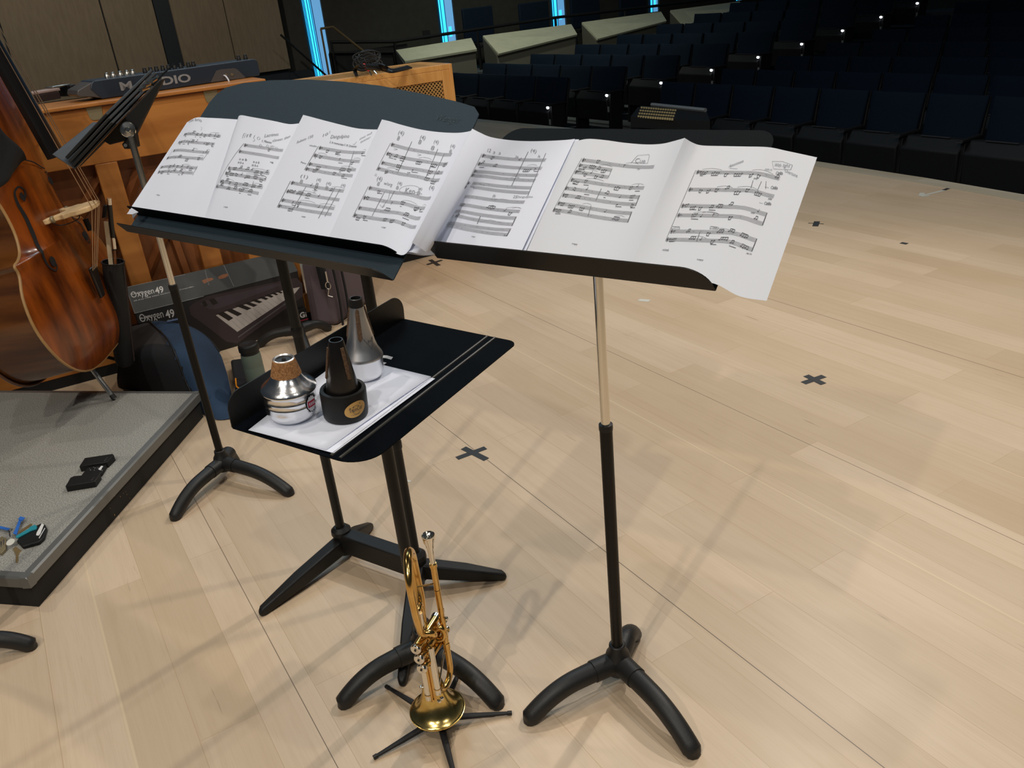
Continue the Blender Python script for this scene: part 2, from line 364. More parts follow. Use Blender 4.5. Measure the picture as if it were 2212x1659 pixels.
# side wall, panels, windows
SW = -6.2
def SP(u, v, s=SW): return PL(u, v, P1+e_*s, e_)
def wallrect(mb, a, b, z0, z1, s, th, k=None):
    o = P1+e_*s+n_*a; mb.box(A(o[0], o[1], z0), n_*(b-a), e_*-th, A(0, 0, z1-z0), k)
def nc(p): return float(np.dot(p-P1, n_))
mb = MB(); wn = []
cent = [(nc(SP(650, 0)), nc(SP(693, 0))), (nc(SP(944, 0)), nc(SP(978, 0))), (nc(SP(1190, 0)), nc(SP(1221, 0))), (nc(SP(1402, 0)), nc(SP(1424, 0))), (nc(SP(1588, 0)), nc(SP(1606, 0)))]
prev = -9.5
for a, b in cent+[(13.5, 13.5)]:
    wallrect(mb, prev, a, -.7, 3.6, SW, .15); prev = b
struct('wall_left', mb, M['wall'], flat=True)
for i, (a, b) in enumerate(cent):
    w = b-a; z0 = [.05, .55, .6, .62, .62][i]
    mb = MB(); wallrect(mb, a, a+w*.48, z0, 3.5, SW-.05, .02, 0); wallrect(mb, a+w*.48, b, z0, 3.5, SW-.05, .02, 1)
    wallrect(mb, a, b, -.7, z0, SW, .1, 3)
    for f_ in ((.10, .16, .30, .42, .50) if i == 0 else (.22, .46)):
        wallrect(mb, a+w*f_, a+w*(f_+.02), z0, 3.5, SW-.03, .02, 2)
    wallrect(mb, a-.03, a, z0, 3.5, SW+.03, .06, 2)
    if i: wallrect(mb, a+w*.62, a+w*.78, z0+.12, z0+.30, SW-.04, .01, 0)
    struct('window_%d' % (i+1), mb, [M['winA'], M['winB'], M['winL'], M['wall']], flat=True)
mb = MB()
def pan(u0, u1, vb, z1=3.4):
    a = nc(SP(u0, 10, SW+.2)); b = nc(SP(u1, 10, SW+.2)); z0 = SP((u0+u1)/2, vb, SW+.2)[2]
    return a, b, z0
aL, bL = nc(SP(0, 0, SW+.2)), nc(SP(603, 20, SW+.2))
zb = SP(612, 150, SW+.2)[2]
sm = [nc(SP(q, r, SW+.2)) for q, r in ((2, 60), (214, 0), (327, 0))]; sm2 = [nc(SP(q, r, SW+.2)) for q, r in ((365, 0), (481, 0), (603, 20))]
wallrect(mb, aL-1.5, sm[0]-.012, zb, 3.4, SW+.2, .05); wallrect(mb, sm[0]+.012, sm[1]-.012, zb, 3.4, SW+.2, .05); wallrect(mb, sm[1]+.012, sm[2], zb, 3.4, SW+.2, .05)
wallrect(mb, sm2[0], sm2[1]-.008, zb, 3.4, SW+.2, .05); wallrect(mb, sm2[1]+.008, sm2[2], zb, 3.4, SW+.2, .05)
struct('wall_left', mb, M['panel'], flat=True)
mb = MB(); wallrect(mb, -9.5, sm2[2]-.02, -.1, 3.5, SW+.13, .1); wallrect(mb, sm2[2]-.02, cent[0][0]-.05, -.1, .45, SW+.12, .1)
struct('trim_3', mb, M['wallblue'], flat=True)
# walls far out of reach of the lights
mb = MB(); o = P1+n_*13.4+e_*-6.4; mb.box(A(o[0], o[1], -.7), e_*22, n_*.15, A(0, 0, 4.5)); struct('wall_back', mb, M['wall'], flat=True)
# parapets with sloping laminate caps
CAPS = [((855, 108), (1018, 82), (1030, 106), (875, 132), 'low grey parapet with sloping laminate cap beside the wooden grille cabinet'),
        ((1043, 77), (1234, 52), (1247, 74), (1077, 116), 'low parapet with sloping beige cap behind the third row, second from the left'),
        ((1257, 48), (1428, 25), (1440, 45), (1291, 84), 'low parapet with sloping beige cap under the long handrail, third from the left'),
        ((1448, 22), (1597, 3), (1610, 14), (1478, 55), 'low parapet with sloping beige cap at the top edge behind the upper rows')]
for tl, tr, br, bl, lab in CAPS:
    a, b = SP(*tl, -4.6), SP(*tr, -4.6); c, d = SP(*br, -3.95), SP(*bl, -3.95)
    r = root('parapet', lab, 'parapet', (d[0], d[1], -.5), 'stepped parapets beside the seating')
    mb = MB(); nn_ = nrm(np.cross(b-a, d-a)); nn_ = nn_*(-1 if nn_[2] > 0 else 1); mb.prism([a, b, c, d], nn_*.035)
    part('cap', mb, M['cap'], r, flat=True)
    mb = MB(); q = [p+nn_*.036 for p in (a, b, c, d)]; lo = [A(p[0], p[1], -.55)-e_*(.03) for p in q]
    ins = [q[0], q[1], q[2]-e_*.05, q[3]-e_*.05]
    lo = [A(p[0], p[1], -.55) for p in ins]
    mb.add(ins+lo, [(0, 1, 2, 3), (7, 6, 5, 4), (3, 2, 6, 7), (0, 4, 5, 1), (0, 3, 7, 4), (1, 5, 6, 2)])
    part('panel', mb, M['capd'], r, flat=True)
# high-backed dark chairs on the side gallery
for i, (u0, u1, v0, v1, u2) in enumerate([(1001, 1066, 19, 62, 0), (1123, 1186, 8, 44, 0), (1234, 1296, -8, 34, 0), (1340, 1396, -20, 20, 0)]):
    a = SP(u0, (v0+v1)/2, -5.35); b = SP(u1, (v0+v1)/2, -5.35); w = np.linalg.norm((b-a)[:2]); zt = SP(u0, v0, -5.35)[2]
    r = root('gallery_chair', 'dark high-backed chair behind the long handrail, %s from the left' % ['first', 'second', 'third', 'fourth'][i], 'chair', (a[0], a[1], .1), 'dark chairs on the side gallery')
    mb = MB(); mb.box(A(a[0], a[1], .55), n_*w, -e_*.07, A(0, 0, zt-.55)); part('backrest', mb, M['seatblue'], r, bev=.02)
    mb = MB(); mb.box(A(a[0], a[1], .48)+n_*.02, n_*(w-.04), e_*.42, A(0, 0, .07)); part('seat', mb, M['seatdark'], r, bev=.015)
    for s1 in (.04, w-.06):
        for s2 in (.03, .36):
            mb = MB(); mb.box(A(a[0], a[1], .1)+n_*s1+e_*s2, n_*.03, e_*.03, A(0, 0, .38)); part('leg', mb, M['seatdark'], r, flat=True)
mb = MB(); o = P1+e_*-6.1+n_*-.9; mb.box(A(o[0], o[1], -.1), n_*13, e_*1.55, A(0, 0, .2)); struct('floor', mb, M['housefloor'], flat=True)
# handrails
def rail(name, label, pts, posts, rr, m, cat='handrail'):
    r = root(name, label, cat, (pts[0][0], pts[0][1], 0)); mb = MB(); mb.tube(pts, rr, 10); part('rail', mb, m, r)
    for p, zb_ in posts:
        mb = MB(); mb.tube([p, A(p[0], p[1], zb_)], rr*.8, 8); part('post', mb, m, r)
s9 = -4.9
p0, p1, p2, p3, p4 = [SP(u, v, s9) for u, v in ((715, 91), (852, 90), (1200, 38), (1500, 3), (1640, -14))]
rail('long_handrail', 'long black handrail running along the side gallery in front of the windows', [p0, p1, p2, p3, p4], [(p0, 0), (p1, 0), (SP(1030, 64, s9), .1), (p2, .1), (SP(1350, 20, s9), .1)], .028, M['black'])
a, b = SP(712, 114, s9), SP(850, 113, s9)
rail('lower_guard_rail', 'dark lower rail under the bent end of the long handrail', [a, b], [(a, 0), (b, 0)], .02, M['black'], 'guard rail')
mb = MB(); mb.box(A(a[0], a[1], -.3)-e_*.03, n_*(nc(b)-nc(a)+.3), -e_*.03, A(0, 0, a[2]+.28)); part('guard_panel', mb, M['dark'], None, flat=True, loc=(a[0], a[1], -.3), label='black solid guard panel under the lower rail behind the cabinet', cat='panel')
s8 = -4.4
a, b, c = SP(693, 62, s8), SP(719, 58, s8), SP(822, 140, s8)
rail('stair_handrail', 'square handrail with a pale top edge sloping down to the cabinet', [a, b, c], [(a, -.5)], .02, M['caprim'])
a, b = SP(606, 75, -5.6), SP(712, 170, -5.6)
rail('sloping_handrail', 'thin dark handrail sloping down in front of the left window', [a, b], [(b, -.3)], .018, M['black'])
mb = MB(); a = SP(921, 74, SW); mb.cbox(a, n_*.16, e_*.03, A(0, 0, .14)); part('wall_box', mb, M['dark'], None, flat=True, loc=a, label='small black box on the dark wall left of the second window', cat='switch box')
# ================================================================ SEATS
def seat_proto(w, led):
    r = root('auditorium_seat', '', 'seat', (0, 0, 0)); g = w*.93
    def tl(p, ya): return p
    mb = MB(); mb.grid(lambda u, v: A((u-.5)*g*(.93+.07*v), .10+.13*v-.035*math.sin(PI*u), .36+.555*v), 6, 6)
    back = part('backrest', mb, M['seatblue'], r, solid=.05, bev=.012)
    mb = MB(); mb.box(A(-g/2*.96, .17, .33), A(g*.96, 0, 0), A(0, .03, 0), A(0, .10, .57)); part('back_shell', mb, M['seatdark'], r, bev=.01)
    mb = MB(); mb.prism([A(-g/2, -.10, .24), A(-g/2, .04, .30), A(-g/2, .10, .60), A(-g/2, -.03, .615), A(-g/2, -.12, .52)], A(g, 0, 0)); seatp = part('seat', mb, M['seatdark'], r, bev=.012)
    mb = MB(); mb.box(A(-g/2*.5, -.045, .616), A(g*.5, 0, 0), A(0, .02, 0), A(0, 0, .006)); part('seat_trim', mb, M['seattrim'], seatp, flat=True)
    mb = MB(); mb.box(A(w/2-.03, -.14, .60), A(.05, 0, 0), A(0, .30, 0), A(0, 0, .03)); arm = part('armrest', mb, M['seatdark'], r, bev=.01)
    mb = MB(); mb.box(A(w/2-.03, -.10, 0), A(.04, 0, 0), A(0, .22, 0), A(0, .02, .60)); endp = part('end_panel', mb, M['seatdark'], r, bev=.006)
    mb = MB(); mb.cbox(A(w/2-.005, -.145, .612), A(.045, 0, 0), A(0, .008, 0), A(0, 0, .010)); part('armrest_tip', mb, M['seattrim'], arm, flat=True)
    if led:
        mb = MB(); mb.sph(A(w/2-.01, -.125, .585), .024, 12, sc=(1.1, .6, .75)); part('step_light', mb, M['led'], endp)
        mb = MB(); mb.cbox(A(w/2-.01, -.105, .40), A(.03, 0, 0), A(0, .01, 0), A(0, 0, .07)); part('number_plate', mb, M['greyprint'], endp, flat=True)
    return r
def dup(rt, loc, rz, label, group):
    c = rt.copy(); C.objects.link(c); c.location = loc; c.rotation_euler = (0, 0, rz); c['label'] = label; c['group'] = group
    for ch in rt.children:
        d = ch.copy(); C.objects.link(d); d.parent = c
        for g in ch.children:
            h = g.copy(); C.objects.link(h); h.parent = d
    return c
protos = [seat_proto(.74, False), seat_proto(.74, True), seat_proto(.54, False)]
used = [False]*3
ORD = ['front', 'second', 'third', 'fourth', 'fifth', 'sixth', 'seventh', 'eighth', 'ninth', 'tenth']
RZ = math.atan2(e_[1], e_[0])
def seat(pi, k, s, label, group):
    p = RP(k, s, 0, -.6+zz(k))
    if not used[pi]:
        used[pi] = True; o = protos[pi]; o.location = p; o.rotation_euler = (0, 0, RZ); o['label'] = label; o['group'] = group
    else: dup(protos[pi], p, RZ, label, group)
CNT = ['first', 'second', 'third', 'fourth', 'fifth', 'sixth', 'seventh', 'eighth', 'ninth', 'tenth', 'eleventh', 'twelfth']
for k in range(9):
    for j in range(5):
        if j == 0: lab = 'dark theatre seat with a white step light, %s row left of the aisle' % ORD[k]
        else: lab = 'navy theatre seat, %s row left of the aisle, %s from the aisle' % (ORD[k], CNT[j])
        seat(1 if j == 0 else 0, k, -.33-.74*j, lab, 'navy theatre seats in the left block')
for k in range(8):
    s0 = 1.78-.022*k
    for j in range(11):
        p = RP(k, s0+.27+.54*j, .15, .2+zz(k)); q = RW.T@(p-CAMP); uu = CX+F_PX*q[0]/q[2]
        if uu > 2290: break
        seat(2, k, s0+.27+.54*j, 'navy theatre seat, %s row right of the aisle, %s from the aisle' % (ORD[k], CNT[j]), 'navy theatre seats in the right block')
# ================================================================ MUSIC STANDS
LEFT = dict(c=A(-.5243, 1.6877, 1.0115), ax=nrm([.7781, -.6279, -.0181]), ay=nrm([.4955, .5959, .6320]))
RIGHT = dict(c=A(.1008, 1.3063, 1.0223), ax=nrm([.8015, -.5979, -.0020]), ay=nrm([.4865, .6502, .5835]))
LOW = dict(c=A(-.3562, 1.5184, .8083), ax=nrm([.5172, .8559, .0053]), ay=nrm([-.8535, .5153, .0773]))
for f in (LEFT, RIGHT, LOW):
    f['ay'] = nrm(f['ay']-f['ax']*np.dot(f['ax'], f['ay'])); f['n'] = np.cross(f['ax'], f['ay'])
def FP(f, x, y, h=0.): return f['c']+f['ax']*x+f['ay']*y+f['n']*h
def plate(f, pts, h=0., th=-.002): 
    mb = MB(); mb.prism([FP(f, x, y, h) for x, y in pts], f['n']*th); return mb
def shelf(f, x0, x1, y, depth, r0, r1, th=.002, mb=None, cut0=0., cut1=0.):
    """lip standing up along the normal at local y, free corners rounded"""
    mb = mb or MB()
    pts = rounded([(x0, 0), (x1, 0), (x1-cut1, depth), (x0+cut0, depth)], [0, 0, r1, r0], 9)
    mb.prism([FP(f, x, y, h) for x, h in pts], f['ay']*-th); return mb
def tripod(rt, hub, toes, hz=.058, rleg=.0235, collar=.108):
    for t in toes:
        t = A(t[0], t[1], 0); d = t-A(hub[0], hub[1], 0); Ld = np.linalg.norm(d); d /= Ld
        P = []; R_ = []
        for s in np.linspace(0, 1, 22):
            q = .02+(Ld-.02)*s; z = hz-.010*s*s-(hz-.012)*max(0, (s-.38)/.62)**2.1; P.append(A(hub[0], hub[1], 0)+d*q+A(0, 0, z)); R_.append(rleg*(1-.12*s))
        P = P[:-1]+[P[-1]-d*.004, P[-1]+d*.003, P[-1]+d*.006]; R_ = R_[:-1]+[R_[-2]*.80, R_[-2]*.55, .002]
        mb = MB(); mb.tube(P, [max(.002, x) for x in R_], 16, clampz=.001); part('leg', mb, M['rubber'], rt, ang=60)
        mb = MB(); mb.tube([A(hub[0], hub[1], hz)+d*.015, A(hub[0], hub[1], hz)+d*.066], rleg*1.06, 16); part('leg_socket', mb, M['rubber'], rt)
    mb = MB(); mb.lathe([(.012, hz-.03), (.028, hz-.026), (.032, hz), (.026, hz+.024), (.0195, hz+.034), (.0185, collar), (.0165, collar+.002), (.012, collar+.002)], (hub[0], hub[1], 0), seg=24); part('hub', mb, M['rubber'], rt)
def pole(rt, hub, z0, z1, r, m, name='pole'):
    mb = MB(); mb.lathe([(r, z0), (r, z1)], (hub[0], hub[1], 0), seg=20); return part(name, mb, M[m], rt)
TH = lambda u, v: Z(u, v, .018)
# --- right stand
hub = A(.173, 1.422, 0)
rs = root('music_stand', 'single-pole music stand with a chrome upper pole, holding the right half of the score', 'music stand', hub, 'tripod music stands')
tripod(rs, hub, [TH(1136, 1548), TH(1503, 1622), TH(1369, 1362)], hz=.060)
lpo = pole(rs, hub, .09, .665, .0128, 'brownblack', 'lower_pole'); pole(rs, hub, .66, 1.07, .0092, 'chrome', 'upper_pole')
mb = MB(); mb.lathe([(.0135, .655), (.0140, .66), (.0138, .668), (.010, .670)], hub, seg=20); part('pole_collar', mb, M['black'], lpo)
part('desk', plate(RIGHT, rounded([(-.2625, 0), (.2625, 0), (.2625, .312), (-.2625, .312)], [0, 0, .028, .040])), M['desk_grey'], rs, ang=30)
part('lip', shelf(RIGHT, -.2625, .2625, 0, .050, .008, .042, cut0=-.002, cut1=.004), M['brownblack'], rs, ang=30)
mb = MB(); cq = FP(RIGHT, 0, .155, -.012); mb.cbox(cq, RIGHT['ax']*.11, RIGHT['ay']*.16, RIGHT['n']*.02); mb.tube([A(hub[0], hub[1], 1.05), cq-RIGHT['n']*.01], .014, 12); part('bracket', mb, M['black'], rs, bev=.004)
# --- wide conductor stand on two poles
hB, hL = A(-.306, 1.841, 0), A(-.530, 1.997, 0)
ws = root('conductor_stand', 'wide double-pole conductor stand with large curved-top desk holding the left half of the score', 'music stand', (hB+hL)/2)
bd = nrm(hB-hL); bn = A(-bd[1], bd[0], 0)
mb = MB(); mb.box(hL+bd*.01-bn*.022+A(0, 0, .035), bd*(np.linalg.norm(hB-hL)-.02), bn*.044, A(0, 0, .062)); part('beam', mb, M['black'], ws, bev=.004)
for h, toes in ((hL, [(560, 1325), (803, 1132)]), (hB, [(1094, 1243), (868, 1478)])):
    mb = MB(); mb.lathe([(.020, .022), (.026, .026), (.026, .085), (.029, .09), (.028, .102), (.022, .108), (.018, .112)], h, seg=24); part('socket', mb, M['black'], ws)
    for t in toes:
        t = Z(*t, .012); d = (t-h)*A(1, 1, 0); L_ = np.linalg.norm(d); d /= L_; s = A(-d[1], d[0], 0)
        def cs(q, w, zb, zt): return [h+d*q-s*w+A(0, 0, zb), h+d*q+s*w+A(0, 0, zb), h+d*q+s*w+A(0, 0, zt), h+d*q-s*w+A(0, 0, zt)]
        vs = cs(.01, .020, .030, .078)+cs(L_*.55, .018, .013, .052)+cs(L_-.012, .011, .001, .026)+cs(L_, .006, .002, .015)
        fs = [(0, 1, 2, 3)[::-1], (12, 13, 14, 15)]+[(4*i+j, 4*i+(j+1) % 4, 4*i+4+(j+1) % 4, 4*i+4+j) for i in range(3) for j in range(4)]
        mb = MB(); mb.add(vs, fs); part('leg', mb, M['black'], ws, bev=.005)
for h in (hL, hB):
    zc_ = VT(648, 708, h)[2] if h is hL else .45
    t_ = np.dot(FP(LEFT, 0, 0)-h, LEFT['n'])/LEFT['n'][2]; pl_ = pole(ws, h, .09, t_-.012, .0128, 'black')
    mb = MB(); mb.lathe([(.0135, zc_-.02), (.0150, zc_-.016), (.0150, zc_), (.0135, zc_+.004)], h, seg=20); part('pole_collar', mb, M['black'], pl_)
    mb = MB(); mb.cbox(A(h[0], h[1], t_)-LEFT['n']*.012, LEFT['ax']*.05, LEFT['ay']*.09, LEFT['n']*.018); part('bracket', mb, M['black'], ws, bev=.003)
top = [(.428, .352), (.425, .372), (.405, .389), (.35, .402), (.25, .420), (.12, .440), (0, .451), (-.12, .457), (-.25, .455), (-.35, .446), (-.405, .432), (-.425, .412), (-.433, .385)]
DLp = [(-.43, 0), (.43, 0)]+top
wdk = part('desk', plate(LEFT, DLp), M['desk_blue'], ws, ang=30)
part('lower_lip', shelf(LEFT, -.43, .43, 0, .032, .002, .032, cut0=0, cut1=.02), M['brownblack'], ws, ang=30, label='lower pencil ledge of the wide desk')
part('lip', shelf(LEFT, -.43, .428, .047, .034, .003, .032, cut0=0, cut1=.01), M['desk_dark'], ws, ang=30)
mb = MB()
put_text(mb, 'Wenger', FP(LEFT, .327, .348, .0006), LEFT['ax']*.062-LEFT['ay']*.004, LEFT['ay']*.020, shear=.25)
part('embossed_lettering', mb, mat('embossed_paint', (.030, .046, .058), .35), wdk, flat=True)
# --- low stand carrying the mutes
hA = A(-.276, 1.536, 0)
ls = root('music_stand', 'low music stand with its black desk laid flat as a table for the mutes', 'music stand', hA, 'tripod music stands')
tripod(ls, hA, [TH(733, 1515), TH(1080, 1516), TH(915, 1350)], hz=.060)
t_ = np.dot(LOW['c']-hA, LOW['n'])/LOW['n'][2]
pole(ls, hA, .09, t_-.02, .0134, 'black')
mb = MB(); mb.cbox(A(hA[0], hA[1], t_)-LOW['n']*.014, LOW['ax']*.10, LOW['ay']*.10, LOW['n']*.022); part('bracket', mb, M['black'], ls, bev=.003)
pts = rounded([(-.26, 0), (.26, 0), (.26, -.285), (-.26, -.285)], [0, 0, .022, .055], 9)
ldk = part('desk', plate(LOW, pts), M['desk_dark'], ls, ang=30)
part('lip', shelf(LOW, -.26, .26, 0, .062, .030, .040, cut0=.0, cut1=.0, th=-.002), M['black'], ls, ang=30)
for yy in (-.214, -.232):
    mb = MB(); mb.tube([FP(LOW, -.255, yy, .0), FP(LOW, .257, yy, .0)], .0030, 8); part('stiffening_ridge', mb, mat('brownish_ridge_paint', (.050, .048, .042), .35), ldk)  # ridges coloured lighter and browner than the desk
mb = MB()
def lp(pts, h=.0008): mb.prism([FP(LOW, x, y, h) for x, y in pts], LOW['n']*.0002)
0 and lp([(.062, -.128), (.072, -.130), (.070, -.110), (.072, -.094), (.080, -.087), (.100, -.082), (.1, -.072), (.078, -.077), (.066, -.084), (.061, -.096), (.060, -.110)])
0 and lp([(.050, -.118), (.057, -.119), (.057, -.104), (.062, -.094), (.072, -.088), (.070, -.081), (.058, -.086), (.051, -.096)])
for px in (((814, 776), (818, 770), (826, 767.5), (836, 768), (849, 771.5), (845, 777), (834, 774), (826, 773), (820, 776), (815, 782)), ((812, 788), (821, 781), (835, 783.5), (830, 787.5), (820, 786)), ((812, 793), (818, 790), (826, 789), (828, 791.5), (820, 793))):
    mb.prism([PL(u, v, FP(LOW, 0, 0, .0008), LOW['n']) for u, v in px], LOW['n']*.0002)
part('white_logo', mb, M['white'], ldk, flat=True, label='white stroke of a partly covered logo')
# sheets under the mutes
mb = MB(); mb.prism([FP(LOW, x, y, .0022) for x, y in [(-.256, -.042), (-.250, -.216), (.043, -.222), (.047, -.118), (.038, -.012)]], LOW['n']*.0006)
part('paper_sheet', mb, M['paper'], None, flat=True, loc=FP(LOW, -.25, -.2), label='blank white sheet with a slightly turned corner, lower of the two under the mutes', cat='paper', group='blank sheets under the mutes')
mb = MB(); q = [(-.258, -.036), (-.249, -.200), (.045, -.212), (.040, -.008)]
mb.grid(lambda u, v: (lambda x, y: FP(LOW, x, y, .0034+.004*max(0, u-.8)/.2*(1-v)+.002*math.sin(3*u)))(*( (1-v)*((1-u)*q[0][0]+u*q[3][0])+v*((1-u)*q[1][0]+u*q[2][0]), (1-v)*((1-u)*q[0][1]+u*q[3][1])+v*((1-u)*q[1][1]+u*q[2][1]))), 12, 6)
part('paper_sheet', mb, M['paper'], None, loc=FP(LOW, -.2, -.2), label='blank white sheet the trumpet mutes stand on, upper of the two', cat='paper', solid=.0004, group='blank sheets under the mutes')
# mutes
def lowat(u, v): 
    p = PL(u, v, FP(LOW, 0, 0, .0045), LOW['n']); return p
nL = LOW['n']
o = lowat(634, 899)
r = root('wah_mute', 'silver aluminium trumpet mute with wide flange and thick cork collar, left on the low stand', 'trumpet mute', o)
mb = MB(); mb.lathe([(0, 0), (.030, .0005), (.0350, .003), (.0400, .009), (.0432, .016), (.0442, .022), (.0443, .031), (.0447, .0316), (.0443, .0322), (.0444, .041), (.0448, .0416), (.0444, .0422), (.0446, .052), (.0455, .0545), (.0480, .0565), (.0486, .0585), (.0476, .0615), (.0425, .0665), (.0355, .072), (.0295, .078), (.0255, .084), (.023, .088)], o, nL, 56); mbody = part('body', mb, M['alu'], r, ang=50)
mb = MB(); mb.lathe([(.0250, .083), (.0262, .0845), (.0190, .1115), (.0175, .112)], o, nL, 40, cap=False); part('cork_collar', mb, M['cork'], r)
mb = MB(); mb.lathe([(.0175, .110), (.0182, .1135), (.0165, .1145), (.0145, .1125), (.0145, .108)], o, nL, 40, cap=False); part('rim', mb, M['alu2'], r)
mb = MB(); mb.lathe([(0, .1105), (.0147, .1105)], o, nL, 30, cap=False); mb.sph(o+nL*.1110, .004, 8); part('opening', mb, M['black'], r)
def onside(o, ax, u, v): pass
tocam = nrm((CAMP-o)*A(1, 1, 0)); side = np.cross(nL, tocam)
def wrap(mb, o, rad, a0, z0, pts, k=None, dr=.0006):
    """polygon pts (x along the circumference, y up) laid on a cylinder"""
    mb.add([o+nL*(z0+y)+(rad+dr)*(tocam*math.cos(a0+x/rad)+side*math.sin(a0+x/rad)) for x, y in pts], [tuple(range(len(pts)))], k)
def wrapoval(mb, o, rad, a0, z0, rx, ry, k, dr, wob=0., sh=0.):
    n = 20; vs = []
    for i in range(n+1):
        x = -rx*math.cos(PI*i/n); h = ry*math.sin(PI*i/n)*(1+wob*math.cos(14*x/rx)); y0 = sh*x
        vs += [o+nL*(z0+y0+y)+(rad+dr)*(tocam*math.cos(a0+x/rad)+side*math.sin(a0+x/rad)) for y in (-h, h)]
    mb.add(vs, [(2*i, 2*i+1, 2*i+3, 2*i+2) for i in range(n)], k)
mb = MB(); st = [(.011*math.cos(t)*(1+.12*math.cos(5*t)), .015*math.sin(t)*(1+.10*math.cos(6*t))) for t in np.linspace(0, 2*PI, 40, endpoint=False)]
wrapoval(mb, o, .0448, .80, .034, .012, .016, 0, .0006, .12); wrapoval(mb, o, .0448, .80, .034, .0105, .0145, 1, .0010, .12)
[wrap(mb, o, .0448, .80, .034, [(x, -.006), (x+.003, -.006), (x+.003, .006), (x, .006)], 2, .0014) for x in (-.009, -.006, -.003, 0, .003, .006)]
for k_ in range(4): wrap(mb, o, .0448, .80+(-.0055+.0037*k_)/.0448, .034, [(-.001, -.003), (.001, -.003), (.001, .003), (-.001, .003)], 1, .0018)
part('label', mb, [M['black'], M['paperw'], M['sticker']], mbody, flat=True, label='small black and white sticker with a red band')
o = lowat(748, 896); tocam = nrm((CAMP-o)*A(1, 1, 0)); side = np.cross(nL, tocam)
r = root('cup_mute', 'black cone-shaped cup mute with an oval gold label, between the two silver mutes', 'trumpet mute', o)
mb = MB(); mb.lathe([(0, 0), (.036, 0), (.0385, .003), (.0395, .010), (.0400, .050), (.0388, .054), (.0330, .0545), (.0312, .052), (.0305, .040), (0, .040)], o, nL, 56); cup = part('cup', mb, M['black'], r, ang=40)
mb = MB(); mb.lathe([(0, .041), (.0288, .041), (.0292, .050), (.0128, .143), (.0118, .1455), (.0100, .1455), (.0095, .120), (0, .12)], o, nL, 44); part('cone', mb, M['ebony'], r, ang=40)
for a in (.55, -1.45, 2.6):
    mb = MB()
    def sp_(x, z, dr): 
        rr = .0292-(z-.05)*.0164/.093+dr; return o+nL*z+rr*(tocam*math.cos(a+x/rr)+side*math.sin(a+x/rr))
    P_ = [(-.0035, .078), (.0035, .078), (.0030, .134), (-.0030, .134)]
    mb.add([sp_(x, z, 0) for x, z in P_]+[sp_(x, z, .0022) for x, z in P_], [(4, 5, 6, 7), (0, 1, 5, 4), (1, 2, 6, 5), (2, 3, 7, 6), (3, 0, 4, 7)]); part('cork_strip', mb, M['corkd'], r, flat=True)
mb = MB(); ov = [(.0185*math.cos(t), .0145*math.sin(t)) for t in np.linspace(0, 2*PI, 40, endpoint=False)]
wrapoval(mb, o, .0400, .42, .026, .0205, .0145, 0, .0006, 0., .12)
v_, f_ = textmesh('TrumCor', .0)
def wpt(x, y, dr): 
    a = .42+x/.0400; return o+nL*(.026+y)+(.0400+dr)*(tocam*math.cos(a)+side*math.sin(a))
mb.add([wpt(-.0125+.025*x, -.0045+.008*y+.0025*x, .0012) for x, y in v_], f_, 1)
for cx_, cy_, rx, ry in ((.001, -.001, .0075, .0085), (.009, .0095, .0018, .0018)):
    ring = [(cx_+rx*math.cos(t), cy_+ry*math.sin(t)) for t in np.linspace(.6, 5.6, 24)]; rin = [(cx_+(rx-.0006)*math.cos(t), cy_+(ry-.0006)*math.sin(t)) for t in np.linspace(.6, 5.6, 24)]
    mb.add([wpt(*q, .0008) for q in ring+rin], [(i, i+1, 24+i+1, 24+i) for i in range(23)], 1)
[mb.add([wpt(x, y, .0010) for x, y in [(x_, -.0098), (x_+.002, -.0098), (x_+.002, -.0092), (x_, -.0092)]], [(0, 1, 2, 3)], 1) for x_ in (-.010, -.007, -.004, -.001, .002, .005)]
mb.add([wpt(x, y, .0008) for x, y in [(-.012, .005), (-.003, .0065), (-.003, .0052), (-.011, .004)]], [(0, 1, 2, 3)], 1)
part('label', mb, [M['gold'], M['ink']], cup, flat=True, label='oval gold maker label')
o = lowat(789, 813); tocam = nrm((CAMP-o)*A(1, 1, 0)); side = np.cross(nL, tocam)
r = root('straight_mute', 'tall silver straight mute with a black tip and cork strips, behind the black mute', 'trumpet mute', o)
mb = MB(); mb.lathe([(0, 0), (.020, .0005), (.030, .003), (.0345, .008), (.0365, .015), (.0372, .040), (.0385, .0425), (.0388, .045), (.037, .050), (.031, .060), (.0262, .075), (.0215, .098), (.0165, .122), (.0125, .145), (.0112, .150)], o, nL, 56); part('body', mb, M['alu2'], r, ang=50)
mb = MB(); mb.lathe([(.0122, .1445), (.0135, .1455), (.0122, .1600), (.0110, .1610), (.0092, .1605), (.0092, .15), (0, .15)], o, nL, 30); part('black_tip', mb, M['black'], r)
mb = MB(); mb.lathe([(.0112, .1606), (.0108, .1615), (.0094, .1612)], o, nL, 30, cap=False); part('rim', mb, M['alu2'], r)
for a in (-.05, 1.75, -1.9):
    mb = MB(); rz_ = lambda z: .0258+(z-.075)*(.0125-.0258)/.07
    def sp_(x, z, dr): 
        rr = rz_(z)+dr; return o+nL*z+rr*(tocam*math.cos(a+x/rr)+side*math.sin(a+x/rr))
    P_ = [(-.0002, .082), (.0045, .088), (.0038, .138), (.002, .1425), (-.002, .1425), (-.0038, .138), (-.0045, .088)]
    n7 = len(P_); mb.add([sp_(x, z, 0) for x, z in P_]+[sp_(x, z, .0024) for x, z in P_], [tuple(range(n7, 2*n7))]+[(i, (i+1) % n7, n7+(i+1) % n7, n7+i) for i in range(n7)]); part('cork_strip', mb, M['corkd'], r, flat=True)
mb = MB()
